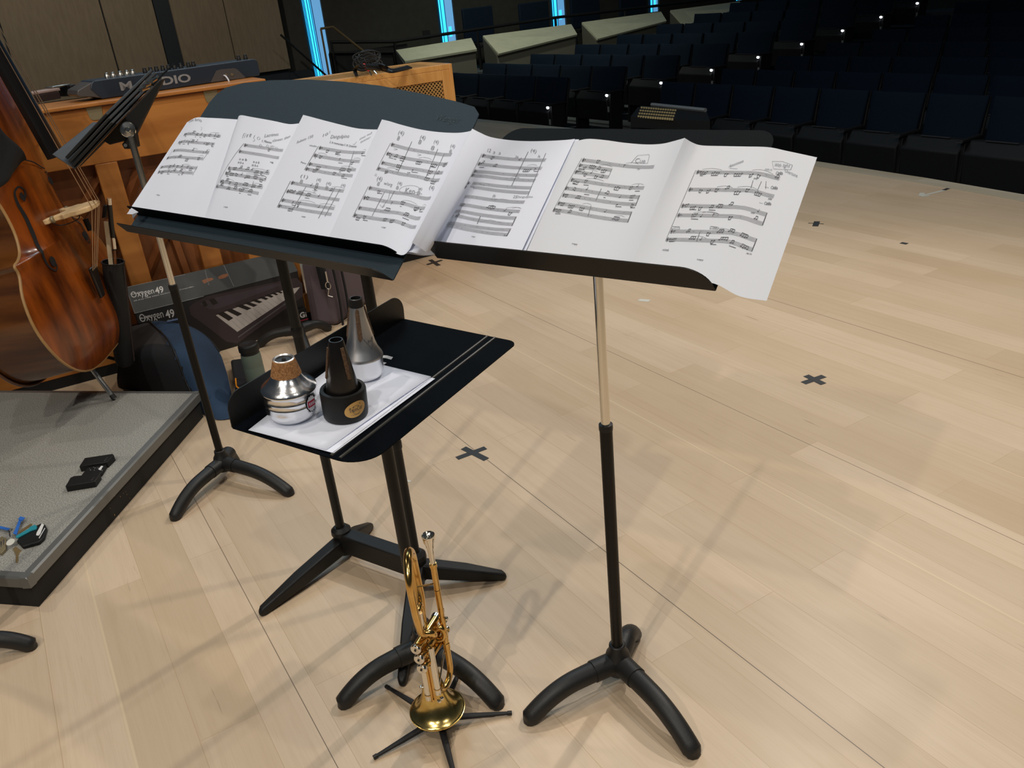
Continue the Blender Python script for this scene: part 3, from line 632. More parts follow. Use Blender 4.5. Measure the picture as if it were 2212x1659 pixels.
def spt(x, z, dr=.0008):
    rr = np.interp(z, [.05, .060, .075, .098, .122], [.037, .031, .0262, .0215, .0175])+dr; return o+nL*z+rr*(tocam*math.cos(.62+x/rr)+side*math.sin(.62+x/rr))
T3 = [(-.0115, .086), (.0115, .086), (.002, .062)]; T4 = [(-.0090, .0848), (.0090, .0848), (.002, .0655)]
mb.add([spt(*q) for q in T3+T4], [(0, 1, 4, 3), (1, 2, 5, 4), (2, 0, 3, 5)])
v_, f_ = textmesh('Jo', .02); mb.add([spt(-.004+.009*x, .077+.006*y) for x, y in v_], f_)
part('label', mb, M['ink'], r, flat=True, label='engraved triangular emblem')
# ================================================================ TRUMPET
O = Z(944.5, 1530, .052); V = nrm([.2, .98, 0]); Wd = nrm([.98, -.2, 0]); U = A(0, 0, 1)
def T(w, v, z): return A(O[0], O[1], 0)+Wd*w+V*v+U*z
r = root('trumpet', 'brass trumpet standing bell-down on a small black peg stand in front of the music stands', 'trumpet', A(O[0], O[1], .04))
mb = MB(); prof = [(.0590, .0500), (.0602, .0515), (.0595, .0530), (.0565, .0545), (.050, .0585), (.0435, .065), (.0370, .075), (.0310, .088), (.0260, .105), (.0215, .127), (.0180, .152), (.0145, .19), (.0118, .24), (.0105, .30)]
mb.lathe(prof, A(O[0], O[1], 0), seg=72, cap=False); bell = part('bell', mb, M['brassb'], r, ang=60)
mb = MB(); mb.lathe([(.0575, .0500), (.0592, .0486), (.0610, .0500), (.0606, .0522), (.0588, .0528)], A(O[0], O[1], 0), seg=72, cap=False); part('bell_rim', mb, M['brassb'], bell)
# bell tube and bow: up along the bell axis then back down nearer the camera
cz = .416; br_ = .048
def Tb(w, v, z): return A(O[0], O[1], 0)+Wd*w+A(-.03, 1, 0)*v+U*z
P = [T(0, 0, .30), Tb(-.002, 0, .36)]+[Tb(-.004, -br_+br_*math.cos(t), cz+br_*math.sin(t)) for t in np.linspace(0, PI, 18)]+[Tb(-.003, -2*br_, .36), Tb(0, -2*br_+.004, .31), Tb(.006, -2*br_+.020, .290)]
Vb = nrm([.0, 1, 0]); P = [p+Vb*.042 for p in P]; P[0] = T(0, 0, .296); P[1] = T(-.002, .020, .345)
mb = MB(); mb.tube(P, list(np.interp(range(len(P)), [0, 4, 12, len(P)-1], [.0106, .0105, .0090, .0068])), 18); part('bell_bow', mb, M['brass'], r)
lw, lv = .037, .022
mb = MB(); mb.tube([T(lw, lv, .425), T(lw, lv, .21)], .0063, 16); part('leadpipe', mb, M['brass'], r)
for z0, z1, q in ((.418, .428, .0078), (.36, .3625, .0070), (.235, .255, .0072), (.205, .222, .0074)):
    mb = MB(); mb.lathe([(q*.9, z0), (q, z0+.001), (q, z1-.001), (q*.9, z1)], T(lw, lv, 0), seg=20); part('ferrule', mb, M['brass'], r)
o = T(lw, lv, .428)
mb = MB(); mb.lathe([(.0050, -.004), (.0056, 0), (.0060, .022), (.0066, .036), (.0085, .041), (.0082, .045), (.0112, .052), (.0122, .060), (.0132, .0635), (.0136, .068), (.0128, .0695), (.0112, .0690), (.0085, .0655), (.0050, .061), (.0022, .060), (0, .060)], o, seg=32); part('mouthpiece', mb, M['silver'], r, ang=60)
tv = -.036
P = [T(lw, lv, .21), T(lw, lv, .16)]+[T(lw-.012*(1-math.cos(t))/2*1.2, lv-(lv-tv)/2*(1-math.cos(t)), .155-.030*math.sin(t)) for t in np.linspace(0, PI, 16)]+[T(lw-.0145, tv, .16), T(lw-.0145, tv, .175)]
mb = MB(); mb.tube(P, .0066, 16); part('tuning_slide', mb, M['brass'], r)
mb = MB(); mb.tube([T(lw-.006, lv-.002, .20), T(lw-.017, tv+.005, .130)], .0020, 10); part('slide_brace', mb, M['silver'], r)
mb = MB(); mb.tube([T(lw-.0145, tv, .135), T(lw-.0145, tv, .262)], .0071, 18); part('slide_tube', mb, M['silver'], r, label='silver-plated tuning slide tube')
mb = MB(); mb.tube([T(.000, tv, .118), T(.000, tv, .235)], .0070, 18); part('slide_tube', mb, M['silver'], r, label='silver-plated third valve slide tube')
for w_, z_ in ((lw-.0145, .150), (0, .132)):
    mb = MB(); mb.lathe([(.0070, z_-.002), (.0078, z_-.001), (.0078, z_+.001), (.007, z_+.002)], T(w_, tv, 0), seg=18, cap=False); part('ferrule', mb, M['brass'], r)
for w_ in (.008, .0145):
    mb = MB(); mb.tube([T(w_, tv-.002, .245), T(w_, tv-.002, .120)], .0030, 10); part('slide_leg', mb, M['brass'], r)
mb = MB(); mb.tube([T(.0075+.004*math.cos(t), tv-.002, .120-.006*math.sin(t)) for t in np.linspace(PI, 0, 10)], .003, 10); part('slide_crook', mb, M['brass'], r)
# valves
for i, (z_, w_) in enumerate(((.273, -.004), (.247, -.001), (.221, .001))):
    a = T(w_+.003, -.058, z_); d = nrm(V*.97+Wd*.20+U*.0)
    mb = MB(); mb.lathe([(.0098, .006), (.0100, .008), (.0100, .098), (.0098, .100)], a, d, 28); part('valve_casing', mb, M['brass'], r)
    mb = MB(); mb.lathe([(0, -.001), (.0025, -.001), (.0028, .0006), (.0060, -.0012), (.0100, -.001), (.0112, .0010), (.0114, .0045), (.0104, .0055), (.0104, .008), (.0098, .009)], a, d, 28); part('bottom_cap', mb, M['silver'], r, ang=50)
    mb = MB(); mb.lathe([(.0026, -.0016), (0, -.0016)], a, d, 12, cap=False); part('vent_hole', mb, M['black'], r)
    mb = MB(); mb.lathe([(.0100, .092), (.0110, .093), (.0112, .102), (.0080, .105), (.0035, .106), (.0030, .120), (.0080, .1205), (.0084, .123), (.0078, .1245), (0, .125)], a, d, 24); part('finger_button', mb, M['silver'], r)
# valve slides and knuckle crook
P = [T(.006, -.03, .292), T(.018, -.036, .300)]+[T(.018+.014*math.sin(t), -.036+.008*(1-math.cos(t)), .300-.012*(1-math.cos(t))) for t in np.linspace(.2, PI, 10)]+[T(.008, -.02, .262)]
mb = MB(); mb.tube(P, .0072, 14); part('knuckle_crook', mb, M['brass'], r)
P = [T(.004, -.02, .300), T(.006, -.022, .335)]+[T(.006, -.022+.012*math.sin(t)*0+.010*(1-math.cos(t)), .335+.012*math.sin(t)) for t in np.linspace(0, PI, 8)]+[T(.006, -.002, .300)]
mb = MB(); mb.tube(P, .0060, 14); part('first_valve_slide', mb, M['brass'], r)
mb = MB(); mb.tube([T(.0115, -.03, .345), T(.0115, -.03, .285)], .0055, 12); part('slide_sleeve', mb, M['silver'], r)
P = [T(.020, .01, .265), T(.034, .012, .270), T(.040, .012, .255), T(.034, .012, .240), T(.018, .01, .237)]
mb = MB(); mb.tube([catm(P, t) for t in np.linspace(0, 1, 16)], .0060, 12); part('second_valve_slide', mb, M['brass'], r)
mb = MB(); mb.tube([T(lw-.004, lv-.002, .378), T(.003, .0, .385), ], .0018, 8); part('bell_brace', mb, M['brass'], r)
mb = MB(); mb.tube([T(lw-.003, lv, .268), T(.010, .02, .262)], .0018, 8); part('leadpipe_brace', mb, M['brass'], r)
mb = MB(); t0 = T(.018, tv-.005, .226); mb.tube([t0+A(.010*math.cos(t), 0, .010*math.sin(t)) for t in np.linspace(0, 2*PI, 20)], .0012, 6); part('finger_ring', mb, M['brass'], r)
for w_, v_, z_ in ((-.006, tv, .150), (.026, tv-.004, .128), (.042, lv, .288), (.020, tv-.006, .122)):
    mb = MB(); mb.lathe([(.0015, 0), (.0018, .004), (.0040, .005), (.0044, .007), (.0040, .009), (.0015, .0102), (0, .0102)], T(w_, v_, z_), -Wd if w_ < 0 else Wd*.7+U*.2-V*.5, 12); part('screw_knob', mb, M['silver'], r)
r = root('trumpet_stand', 'small black folding trumpet stand with five thin pointed legs under the trumpet bell', 'instrument stand', A(O[0], O[1], 0))
mb = MB(); mb.lathe([(.012, .008), (.016, .010), (.016, .030), (.008, .036), (.0065, .10), (.004, .16), (.002, .17)], A(O[0], O[1], 0), seg=20); part('peg', mb, M['black_matte'], r)
for u, v in ((808, 1636), (1104, 1540), (988, 1700), (835, 1483), (1000, 1432)):
    t = Z(u, v, .006); a = A(O[0], O[1], .022); mb = MB(); mb.tube([a, a+(t-a)*.5, a+(t-a)*.94, t], [.0085, .0068, .0042, .0040], 10, flat=.8); part('leg', mb, M['black_matte'], r)
    mb = MB(); mb.tube([a+(t-a)*.95, t+(t-a)*.01], .0050, 8); part('leg_tip', mb, M['rubber'], r)
# ================================================================ SHEET MUSIC
rnd = random.Random(7)
def projp(p):
    q = RW.T@(np.array(p)-CAMP); return CX+F_PX*q[0]/q[2], CY+F_PX*q[1]/q[2]
class Page:
    """ruled sheet: top and bottom edge curves through points given as (u, v, height over the desk, desk)"""
    def __init__(s, top, bot):
        g = lambda u, v, h, f: PL(u, v, FP(f, 0, 0, h), f['n'])
        def gb(u, v, h, f, rest=1):
            if not rest: return g(u, v, h, f)
            x = float(np.dot(g(u, v, 0, f)-f['c'], f['ax'])); return FP(f, x, .052 if f is LEFT else .004, max(h, .002))
        s.T = [g(*q) for q in top]; s.B = [gb(*q) for q in bot]
    def P(s, a, t, off=0.):
        def q(a, t): 
            T_, B_ = catm(s.T, a), catm(s.B, a); return T_+(B_-T_)*t
        p = q(a, t)
        if off:
            e = 1e-3; n = nrm(np.cross(q(min(a+e, 1), t)-q(max(a-e, 0), t), q(a, max(t-e, 0))-q(a, min(t+e, 1)))); p = p+n*(off if n[2] > 0 else -off)
        return p
    def inv(s, u, v):
        a, t = .5, .5
        for _ in range(14):
            x, y = projp(s.P(a, t)); e = 1e-3
            xa, ya = projp(s.P(a+e if a < .99 else a-e, t)); xt, yt = projp(s.P(a, t+e)); sg = 1 if a < .99 else -1
            J = np.array([[(xa-x)/e*sg, (xt-x)/e], [(ya-y)/e*sg, (yt-y)/e]])
            try: d = np.linalg.solve(J, [u-x, v-y])
            except Exception: break
            a += float(np.clip(d[0], -.3, .3)); t += float(np.clip(d[1], -.3, .3)); a = min(max(a, 0), 1)
        return a, t
OFF = .0006
def strip(mb, pg, a0, t0, a1, t1, w, k, n=None):
    """ink line of width w (in page-height fraction) from (a0,t0) to (a1,t1)"""
    n = n or max(1, int(abs(a1-a0)*22)); vs = []
    dv = np.array([a1-a0, t1-t0]); hor = abs(dv[0]) > abs(dv[1])
    for i in range(n+1):
        a = a0+(a1-a0)*i/n; t = t0+(t1-t0)*i/n
        if hor: vs += [pg.P(a, t-w/2, OFF), pg.P(a, t+w/2, OFF)]
        else: vs += [pg.P(a-w/2, t, OFF), pg.P(a+w/2, t, OFF)]
    mb.add(vs, [(2*i, 2*i+1, 2*i+3, 2*i+2) for i in range(n)], k)
def blob(mb, pg, a, t, ra, rt, k, n=7, rot=.5):
    mb.add([pg.P(a+ra*math.cos(x)+rot*rt*math.sin(x)*.3, t+rt*math.sin(x)-rot*ra*math.cos(x)*.3, OFF*1.4) for x in [2*PI*i/n for i in range(n)]], [tuple(range(n))], k)
def arc(mb, pg, a0, a1, t, h, w, k, n=8):
    pr = None
    for i in range(n+1):
        x = i/n; a = a0+(a1-a0)*x; tt = t-h*4*x*(1-x)
        if pr: strip(mb, pg, pr[0], pr[1], a, tt, w, k, 1)
        pr = (a, tt)
def ptext(mb, pg, s, u0, v0, u1, v1, hpx, k=3, shear=0., bold=0.):
    """writing whose base line runs from pixel (u0,v0) to (u1,v1)"""
    a0, t0 = pg.inv(u0, v0); a1, t1 = pg.inv(u1, v1); b0 = pg.inv(u0+hpx*.35, v0-hpx)
    v, f = textmesh(s, bold, shear)
    mb.add([pg.P(min(max(a0+(a1-a0)*x+(b0[0]-a0)*y, 0), 1), t0+(t1-t0)*x+(b0[1]-t0)*y, OFF*1.5) for x, y in v], f, k)
def scrib(mb, pg, pts, k=3, w=.0022):
    q = [pg.inv(*p) for p in pts]
    for a, b in zip(q, q[1:]): 
        n = 1; hor = abs(b[0]-a[0])*.75 > abs(b[1]-a[1]); strip(mb, pg, a[0], a[1], b[0], b[1], w if hor else w*1.3, k, 1)
def build_sheet(pages, label, staves, group, systems=(), texts=(), scribs=(), name='sheet_music', under=None, matp='paper'):
    """pages: list of Page sharing one sheet"""
    mb = MB()
    for pg in pages: mb.grid(lambda a, t: pg.P(a, t), 56, 20, 0)
    p0 = pages[0].P(.5, .9)
    for pi, l, dens in staves:
        pg = pages[pi]
        for (x0, y0, x1, y1), den in zip(l, dens if hasattr(dens, '__len__') else [dens]*len(l)):
            a0, t0 = pg.inv(x0, y0); a1, t1 = pg.inv(x1, y1); H = .0235
            for j in range(5): strip(mb, pg, a0, t0+(j-2)*H/4, a1, t1+(j-2)*H/4, .0021, 2)
            # clef
            lerp = lambda x: (a0+(a1-a0)*x, t0+(t1-t0)*x)
            strip(mb, pg, a0+.012, t0-H*.75, a0+.014, t0+H*.7, .005, 1, 2); blob(mb, pg, a0+.014, t0, .008, .008, 1); blob(mb, pg, a0+.028, t0-.004, .004, .005, 1)
            x = .07
            while x < .97:
                if rnd.random() < den:
                    m_ = rnd.choice([1, 2, 2, 3, 4]); sp = .022; lv = rnd.uniform(-1.2, 1.2)*H/2; up = rnd.choice([-1, 1]); tops = []
                    for i in range(m_):
                        xx = x+i*sp/abs(a1-a0)*.6
                        if xx > .98: break
                        a, t = lerp(xx); t += lv+rnd.uniform(-.3, .3)*H/2
                        blob(mb, pg, a, t, .0055, .0036, 1); strip(mb, pg, a+.004*up, t, a+.004*up+.001, t-up*H*.85, .0024, 1, 1); tops.append((a+.004*up, t-up*H*.85))
                    if m_ > 1 and len(tops) > 1: strip(mb, pg, tops[0][0], tops[0][1], tops[-1][0], tops[-1][1], .0045, 1, 1)
                    if rnd.random() < .22: a, t = lerp(x); arc(mb, pg, a, min(a+rnd.uniform(.06, .16), a1), t-H*.9, .010, .0016, 1)
                    if rnd.random() < .28: a, t = lerp(x); strip(mb, pg, a, t+H*1.15, a+rnd.uniform(.01, .05), t+H*1.15, .004, 1, 1)
                    x += (m_*sp*.6/abs(a1-a0))+rnd.uniform(.02, .07)
                else:
                    if rnd.random() < .3: a, t = lerp(x); blob(mb, pg, a, t, .004, .0016, 1)
                    x += rnd.uniform(.05, .10)
    for pi, x0, y0, x1, y1, w in systems:
        pg = pages[pi]; a0, t0 = pg.inv(x0, y0); a1, t1 = pg.inv(x1, y1); strip(mb, pg, a0, t0, a1, t1, w, 1, 4)
    for pi, s, *q in texts:
        kw = q[-1] if isinstance(q[-1], dict) else {}; q = [x for x in q if not isinstance(x, dict)]; ptext(mb, pages[pi], s, *q, **kw)
    for pi, pts in scribs: scrib(mb, pages[pi], pts)
    return part(name, mb, [M[matp], M['ink'], M['inkgrey'], M['pencil']], None, ang=80, loc=p0, label=label, cat='sheet music', group=group)
L_, R_ = LEFT, RIGHT
G = 'pages of the open score'
def circ(cx, cy, rx, ry, n=16, tilt=0.): return [(cx+rx*math.cos(2*PI*i/n)+tilt*ry*math.sin(2*PI*i/n), cy+ry*math.sin(2*PI*i/n)) for i in range(n+1)]
# spread 1 (two pages)
pg1 = Page([(404, 264, .006, L_), (424, 254, .020, L_), (450, 254.5, .022, L_), (482, 256, .016, L_), (513, 258, .014, L_)],
           [(285, 450, .003, L_), (320, 460, .006, L_), (360, 468, .006, L_), (400, 477, .006, L_), (440, 486, .005, L_)])
pg2 = Page([(513, 258, .014, L_), (519, 249, .034, L_), (545, 253, .036, L_), (590, 261, .030, L_), (625, 268, .018, L_), (655, 266, .012, L_), (690, 268, .010, L_)],
           [(440, 486, .005, L_), (450, 489, .006, L_), (475, 494, .006, L_), (520, 503, .006, L_), (550, 509, .005, L_), (570, 513, .004, L_), (590, 517, .004, L_)])
S1 = [(398, 291, 477, 294.5), (386, 308, 464, 311.5), (375, 326, 452, 330), (361, 342, 439, 343), (348, 361.6, 426, 363), (342, 372, 417, 374)]
S2 = [(527, 313.5, 611.5, 325), (516, 327, 603, 341), (493, 363, 582, 375), (487, 374, 575, 388.5), (476, 392, 567.6, 405.5), (467.5, 403, 559, 418)]
build_sheet([pg1, pg2], 'two-page music sheet at the far left end of the score, its outer corner curled', [(0, S1, [.9, .9, .45, .5, .3, .3]), (1, S2, [.2, .05, .95, .8, .8, .6])], G,
    systems=[(0, 375, 322, 360, 346, .003), (0, 348, 358, 341, 376, .003), (0, 452, 326, 438, 347, .003), (0, 427, 359, 416, 379, .003), (1, 527, 310, 467, 407, .003), (1, 548, 391, 543, 411, .002)],
    texts=[(0, 'con brio', 408, 265, 436, 264, 5), (1, 'f i v e', 523, 299, 542, 296, 11), (1, 'Lacrimos.', 571, 297, 602, 293, 7), (1, '1. Miserere', 566, 307, 586, 311, 5, {'k': 1}), (1, 'slower, then', 588, 308, 626, 298, 7), (1, 'n o b', 517, 346, 533, 348, 5, {'k': 1}), (1, 'm b o', 514, 353, 526, 355, 5, {'k': 1}), (1, 'n o b', 547, 352, 560, 354, 5, {'k': 1}), (1, 'm b o', 544, 359, 557, 361, 5, {'k': 1}),
           (0, 'copy', 338, 423, 345, 424, 3, {'k': 1}), (1, 'copy', 483, 449, 492, 450, 3, {'k': 1}), (1, 'mfp', 583, 353, 590, 355, 5, {'k': 1})],
    scribs=[(0, [(434, 282), (437, 277), (434, 274)]), (1, [(551, 292), (548, 298), (551, 303), (547, 306)]), (1, circ(559, 299, 3, 3)), (1, circ(563, 315, 2.5, 3, 8)), (1, circ(578, 316, 2.5, 3, 8)), (1, circ(588, 319, 2.5, 3, 8)), (1, circ(598, 321, 2.5, 3, 8))])
pg3 = Page([(655, 248, .040, L_), (672, 252.5, .040, L_), (700, 260, .034, L_), (735, 269, .026, L_), (770, 277, .020, L_), (800, 279.5, .014, L_), (835, 280, .011, L_), (860, 282, .010, L_)],
           [(532, 506, .008, L_), (550, 509, .0085, L_), (585, 517, .009, L_), (620, 524, .009, L_), (660, 532, .009, L_), (700, 540, .008, L_), (735, 547, .007, L_), (760, 552, .006, L_)])
S3 = [(688.5, 319, 788.6, 330), (677.5, 335, 777.6, 349), (666.5, 354, 769, 367), (660, 364.5, 762, 380), (628.6, 394.6, 743, 413), (619, 413, 733.6, 432), (608, 432, 722.6, 450.7), (600.6, 444.6, 716.5, 463.4)]
HW = [('(1)', 648, 386, 664, 388, 9), ('8', 647, 396, 653, 397, 8), ('(4)', 683, 393, 692, 394, 8), ('8', 681, 402, 687, 403, 7), ('(4)', 704, 401, 714, 402, 8), ('8', 702, 409, 708, 410, 7), ('(4)', 736, 405, 745, 406, 8)]
build_sheet([pg3], 'white score page with a pencilled heading word over eight staves, on the wide desk', [(0, S3, [.25, .4, .35, .3, .15, .35, .3, .3])], G,
    systems=[(0, 688, 316, 658, 367, .0028), (0, 628, 391, 599, 448, .0028), (0, 765, 327, 751, 371, .0028), (0, 662, 402, 630, 458, .0028), (0, 724, 405, 688, 472, .0028), (0, 735, 408, 702, 468, .003)],
    texts=[(0, 'Dangulpino', 713, 302, 753, 300, 10), (0, 'Rubato 150', 641, 311, 676, 297, 6), (0, '2. In memoriam F. M. Domanski', 712, 309, 770, 319, 4.5, {'k': 1}), (0, 'slower, much', 776, 304, 803, 290, 6), (0, 'quieter', 778, 311, 800, 300, 6), (0, '10', 697, 296, 708, 292, 6), (0, 'Violin', 668, 316, 684, 318, 3, {'k': 1}), (0, 'Piano', 650, 352, 661, 355, 3, {'k': 1}), (0, 'copy', 651, 470, 660, 471, 3, {'k': 1})]+[(0, *h) for h in HW],
    scribs=[(0, [(762, 311), (765, 313), (771, 306)]), (0, [(728, 332), (736, 335), (728, 337)]), (0, [(675, 411), (682, 414), (676, 417)]), (0, [(712, 288), (713, 283)])])
pg4 = Page([(825, 258, .046, L_), (842, 262, .046, L_), (865, 269, .040, L_), (905, 279, .032, L_), (945, 285, .024, L_), (985, 287, .018, L_), (1012, 284, .020, L_), (1024, 279, .026, L_)],
           [(707, 541, .012, L_), (730, 546, .013, L_), (765, 552, .014, L_), (800, 556, .015, L_), (835, 557, .017, L_), (866, 551, .016, L_, 0), (884, 540, .020, L_, 0), (892, 523, .030, L_, 0)])
S4 = [(844.6, 312, 976, 334), (835, 331.6, 967, 354), (824, 351.4, 957, 373), (815.4, 364, 949.6, 389), (796.5, 406, 930.6, 428), (785, 427, 918, 450), (774, 449, 908, 471.6), (764, 465, 899, 490.6)]
build_sheet([pg4], 'score page with a circled pencil note halfway down, just left of the desk gap', [(0, S4, [.12, .5, .3, .45, .12, .4, .3, .6])], G,
    systems=[(0, 844, 309, 813, 368, .0028), (0, 796, 403, 762, 469, .0028), (0, 890, 306, 860, 372, .003), (0, 946, 322, 920, 384, .003), (0, 960, 332, 935, 387, .003), (0, 831, 415, 804, 467, .003), (0, 853, 412, 842, 432, .003)],
    texts=[(0, '(4)', 859, 293, 871, 295, 11), (0, '8', 857, 303, 862, 304, 9), (0, '(4)', 906, 303, 917, 305, 11), (0, '8', 903, 311, 909, 312, 9), (0, '(4)', 936, 312, 946, 314, 10), (0, '8', 930, 324, 937, 325, 9), (0, '(4)', 972, 321, 981, 323, 10), (0, '8', 970, 330, 975, 331, 7),
           (0, '(4)', 813, 392, 824, 394, 11), (0, '8', 814, 401, 819, 402, 8), (0, 'w/org', 828, 401, 846, 405, 9), (0, '(4)', 858, 401, 867, 403, 9), (0, '8', 855, 409, 860, 410, 7), (0, 'Ken', 874, 417, 895, 420, 11), (0, '(4)', 926, 411, 936, 413, 11), (0, '8-', 900, 421, 911, 422, 8), (0, '(4)', 903, 412, 911, 413, 7), (0, 'mf', 833, 374, 838, 375, 3, {'k': 1}), (0, 'copy', 824, 493, 833, 494, 3, {'k': 1}), (0, 'mf', 902, 351, 908, 352, 3, {'k': 1}), (0, 'mf', 880, 374, 886, 375, 3, {'k': 1})],
    scribs=[(0, circ(885, 410, 22, 9, 20, -.25)), (0, [(851, 320), (859, 323), (851, 324)]), (0, [(902, 332), (910, 335), (902, 337)]), (0, [(843, 414), (839, 430), (826, 448)]), (0, [(821, 442), (826, 449), (832, 444)]), (0, [(810, 376), (815, 377)]), (0, [(809, 379), (814, 380)])])
# page 5 bridges the two desks
pg5 = Page([(1020, 278, .098, R_), (1036, 286, .093, R_), (1060, 296, .084, R_), (1100, 302.5, .069, R_), (1145, 305, .050, R_), (1190, 304, .033, R_), (1225, 302, .021, R_), (1242, 300, .016, R_)],
           [(890, 524, .086, R_, 0), (905, 534, .070, R_, 0), (925, 545, .047, R_, 0), (950, 556, .026, R_), (990, 562, .018, R_), (1040, 568, .012, R_), (1090, 574, .013, R_), (1122, 578, .014, R_)])
S5 = [(1040.8, 335.7, 1178.7, 346), (1032, 353.4, 1170, 364), (1023, 369.6, 1162, 379), (1018, 378, 1156, 390), (1009, 395.7, 1147, 406), (1004, 404, 1143, 416.7), (995, 426, 1133, 437), (985, 444.6, 1123, 457), (976, 459.7, 1115, 471.6), (970, 470, 1108, 485), (965, 484, 1103, 497), (958.5, 492, 1096.5, 507)]
build_sheet([pg5], 'white score page with twelve closely spaced staves, bridging the gap between the two desks', [(0, S5, [.06, .30, .03, .0, .03, .05, .12, .22, .10, .03, .0, .0])], G,
    systems=[(0, 1041, 332, 1003, 407, .0028), (0, 995, 422, 957, 496, .0028), (0, 1179, 331, 1140, 424, .003), (0, 1141, 328, 1105, 402, .003), (0, 1115, 469, 1106, 488, .0055), (0, 1103, 495, 1095, 510, .0055), (0, 1038, 467, 1031, 484, .003)],
    texts=[(0, '12', 1052, 328, 1059, 329, 7), (0, '3  3', 1064, 332, 1080, 334, 5), (0, '36', 1112, 341, 1119, 342, 5), (0, '(4)', 1145, 330, 1157, 333, 9), (0, '36', 1161, 340, 1166, 341, 5), (0, 'Dangulpino', 1115, 429, 1150, 429, 6), (0, '25', 1108, 428, 1116, 429, 6), (0, '(8)', 1063, 427, 1069, 428, 7), (0, 'pp', 1062, 447, 1066, 448, 4, {'k': 1}), (0, 'copy', 1018, 513, 1026, 514, 3, {'k': 1}), (0, '08:34', 1088, 510, 1095, 511, 3, {'k': 1})],
    scribs=[(0, [(1103, 384), (1112, 381), (1122, 384), (1112, 386), (1103, 384)]), (0, [(1059, 431), (1085, 430), (1105, 433)]), (0, [(1036, 480), (1058, 475), (1083, 481)])])
# loose under-sheets whose bottom corners show in the gap
for i, (dv, lab) in enumerate(((7, 'upper of the two loose under-sheets showing in the gap between the desks'), (14, 'lowest loose under-sheet showing in the gap between the two desks'))):
    q = Page([(975+i*4, 300, .004, L_), (1010+i*3, 300, .004, L_), (1050, 310, .040, R_), (1100, 314, .018, R_)],
             [(868-8*i, 540+dv*.6, .014-.004*i, L_, 0), (890-4*i, 541+dv*.55, .016-.006*i, L_, 0), (915, 549+dv*.25, .030-.01*i, R_, 0), (948, 557, .003, R_)])
    mb = MB(); mb.grid(lambda a, t: q.P(a, t), 12, 8); part('sheet_music', mb, M['paper'], None, ang=80, loc=q.P(.5, 1), label=lab, cat='sheet music', group='loose sheets under the score')
for i, du in enumerate((5, 9)):
    q = Page([(1170, 306, .014-.003*i, R_), (1215, 304, .013-.003*i, R_), (1242+du, 301, .013-.004*i, R_)], [(1060, 570, .008-.002*i, R_), (1095, 574, .008-.002*i, R_), (1122+du, 578, .009-.003*i, R_)])
    mb = MB(); mb.grid(lambda a, t: q.P(a, t), 12, 6); part('sheet_music', mb, M['paper'], None, ang=80, loc=q.P(.5, .5), label='%s of the two page edges showing right of the twelve-stave page' % ('left one', 'right one')[i], cat='sheet music', group='loose sheets under the score')
# spread 3: pages 6 and 7
pg6 = Page([(1226, 312, .006, R_), (1252, 303, .020, R_), (1275, 300, .026, R_), (1310, 303, .024, R_), (1350, 308.5, .020, R_), (1395, 312, .018, R_), (1430, 310.5, .024, R_), (1458, 304, .036, R_), (1479, 298, .048, R_)],
           [(1112, 577, .004, R_), (1130, 578, .006, R_), (1155, 581, .008, R_), (1185, 584, .009, R_), (1220, 588, .009, R_), (1260, 593, .008, R_), (1300, 597, .009, R_), (1335, 601, .011, R_), (1360, 604, .014, R_)])
pg7 = Page([(1479, 298, .048, R_), (1496, 308, .036, R_), (1516, 314, .028, R_), (1560, 315.5, .024, R_), (1610, 316.5, .022, R_), (1660, 318, .022, R_), (1700, 326, .018, R_), (1765, 340, .018, R_)],
           [(1360, 604, .014, R_), (1380, 606, .013, R_), (1405, 609, .012, R_), (1440, 613, .012, R_), (1490, 619, .012, R_), (1545, 626, .010, R_), (1598, 640, .004, R_, 0), (1656, 650, .000, R_, 0)])
S6 = [(1257, 346, 1413, 360.5), (1250, 357.7, 1322, 368), (1241.7, 371.7, 1314.5, 383), (1233, 388.5, 1391.6, 406), (1220.6, 406.8, 1381.8, 426), (1215, 421.6, 1373, 441.8), (1205, 439.6, 1364, 461), (1195, 453.6, 1356.6, 477)]
S7 = [(1503.7, 372, 1684.5, 386), (1487, 409.6, 1672, 425), (1471.5, 444.6, 1656.5, 464), (1463, 465, 1648, 484), (1447.7, 500, 1634, 520), (1439, 517.5, 1625.6, 540)]
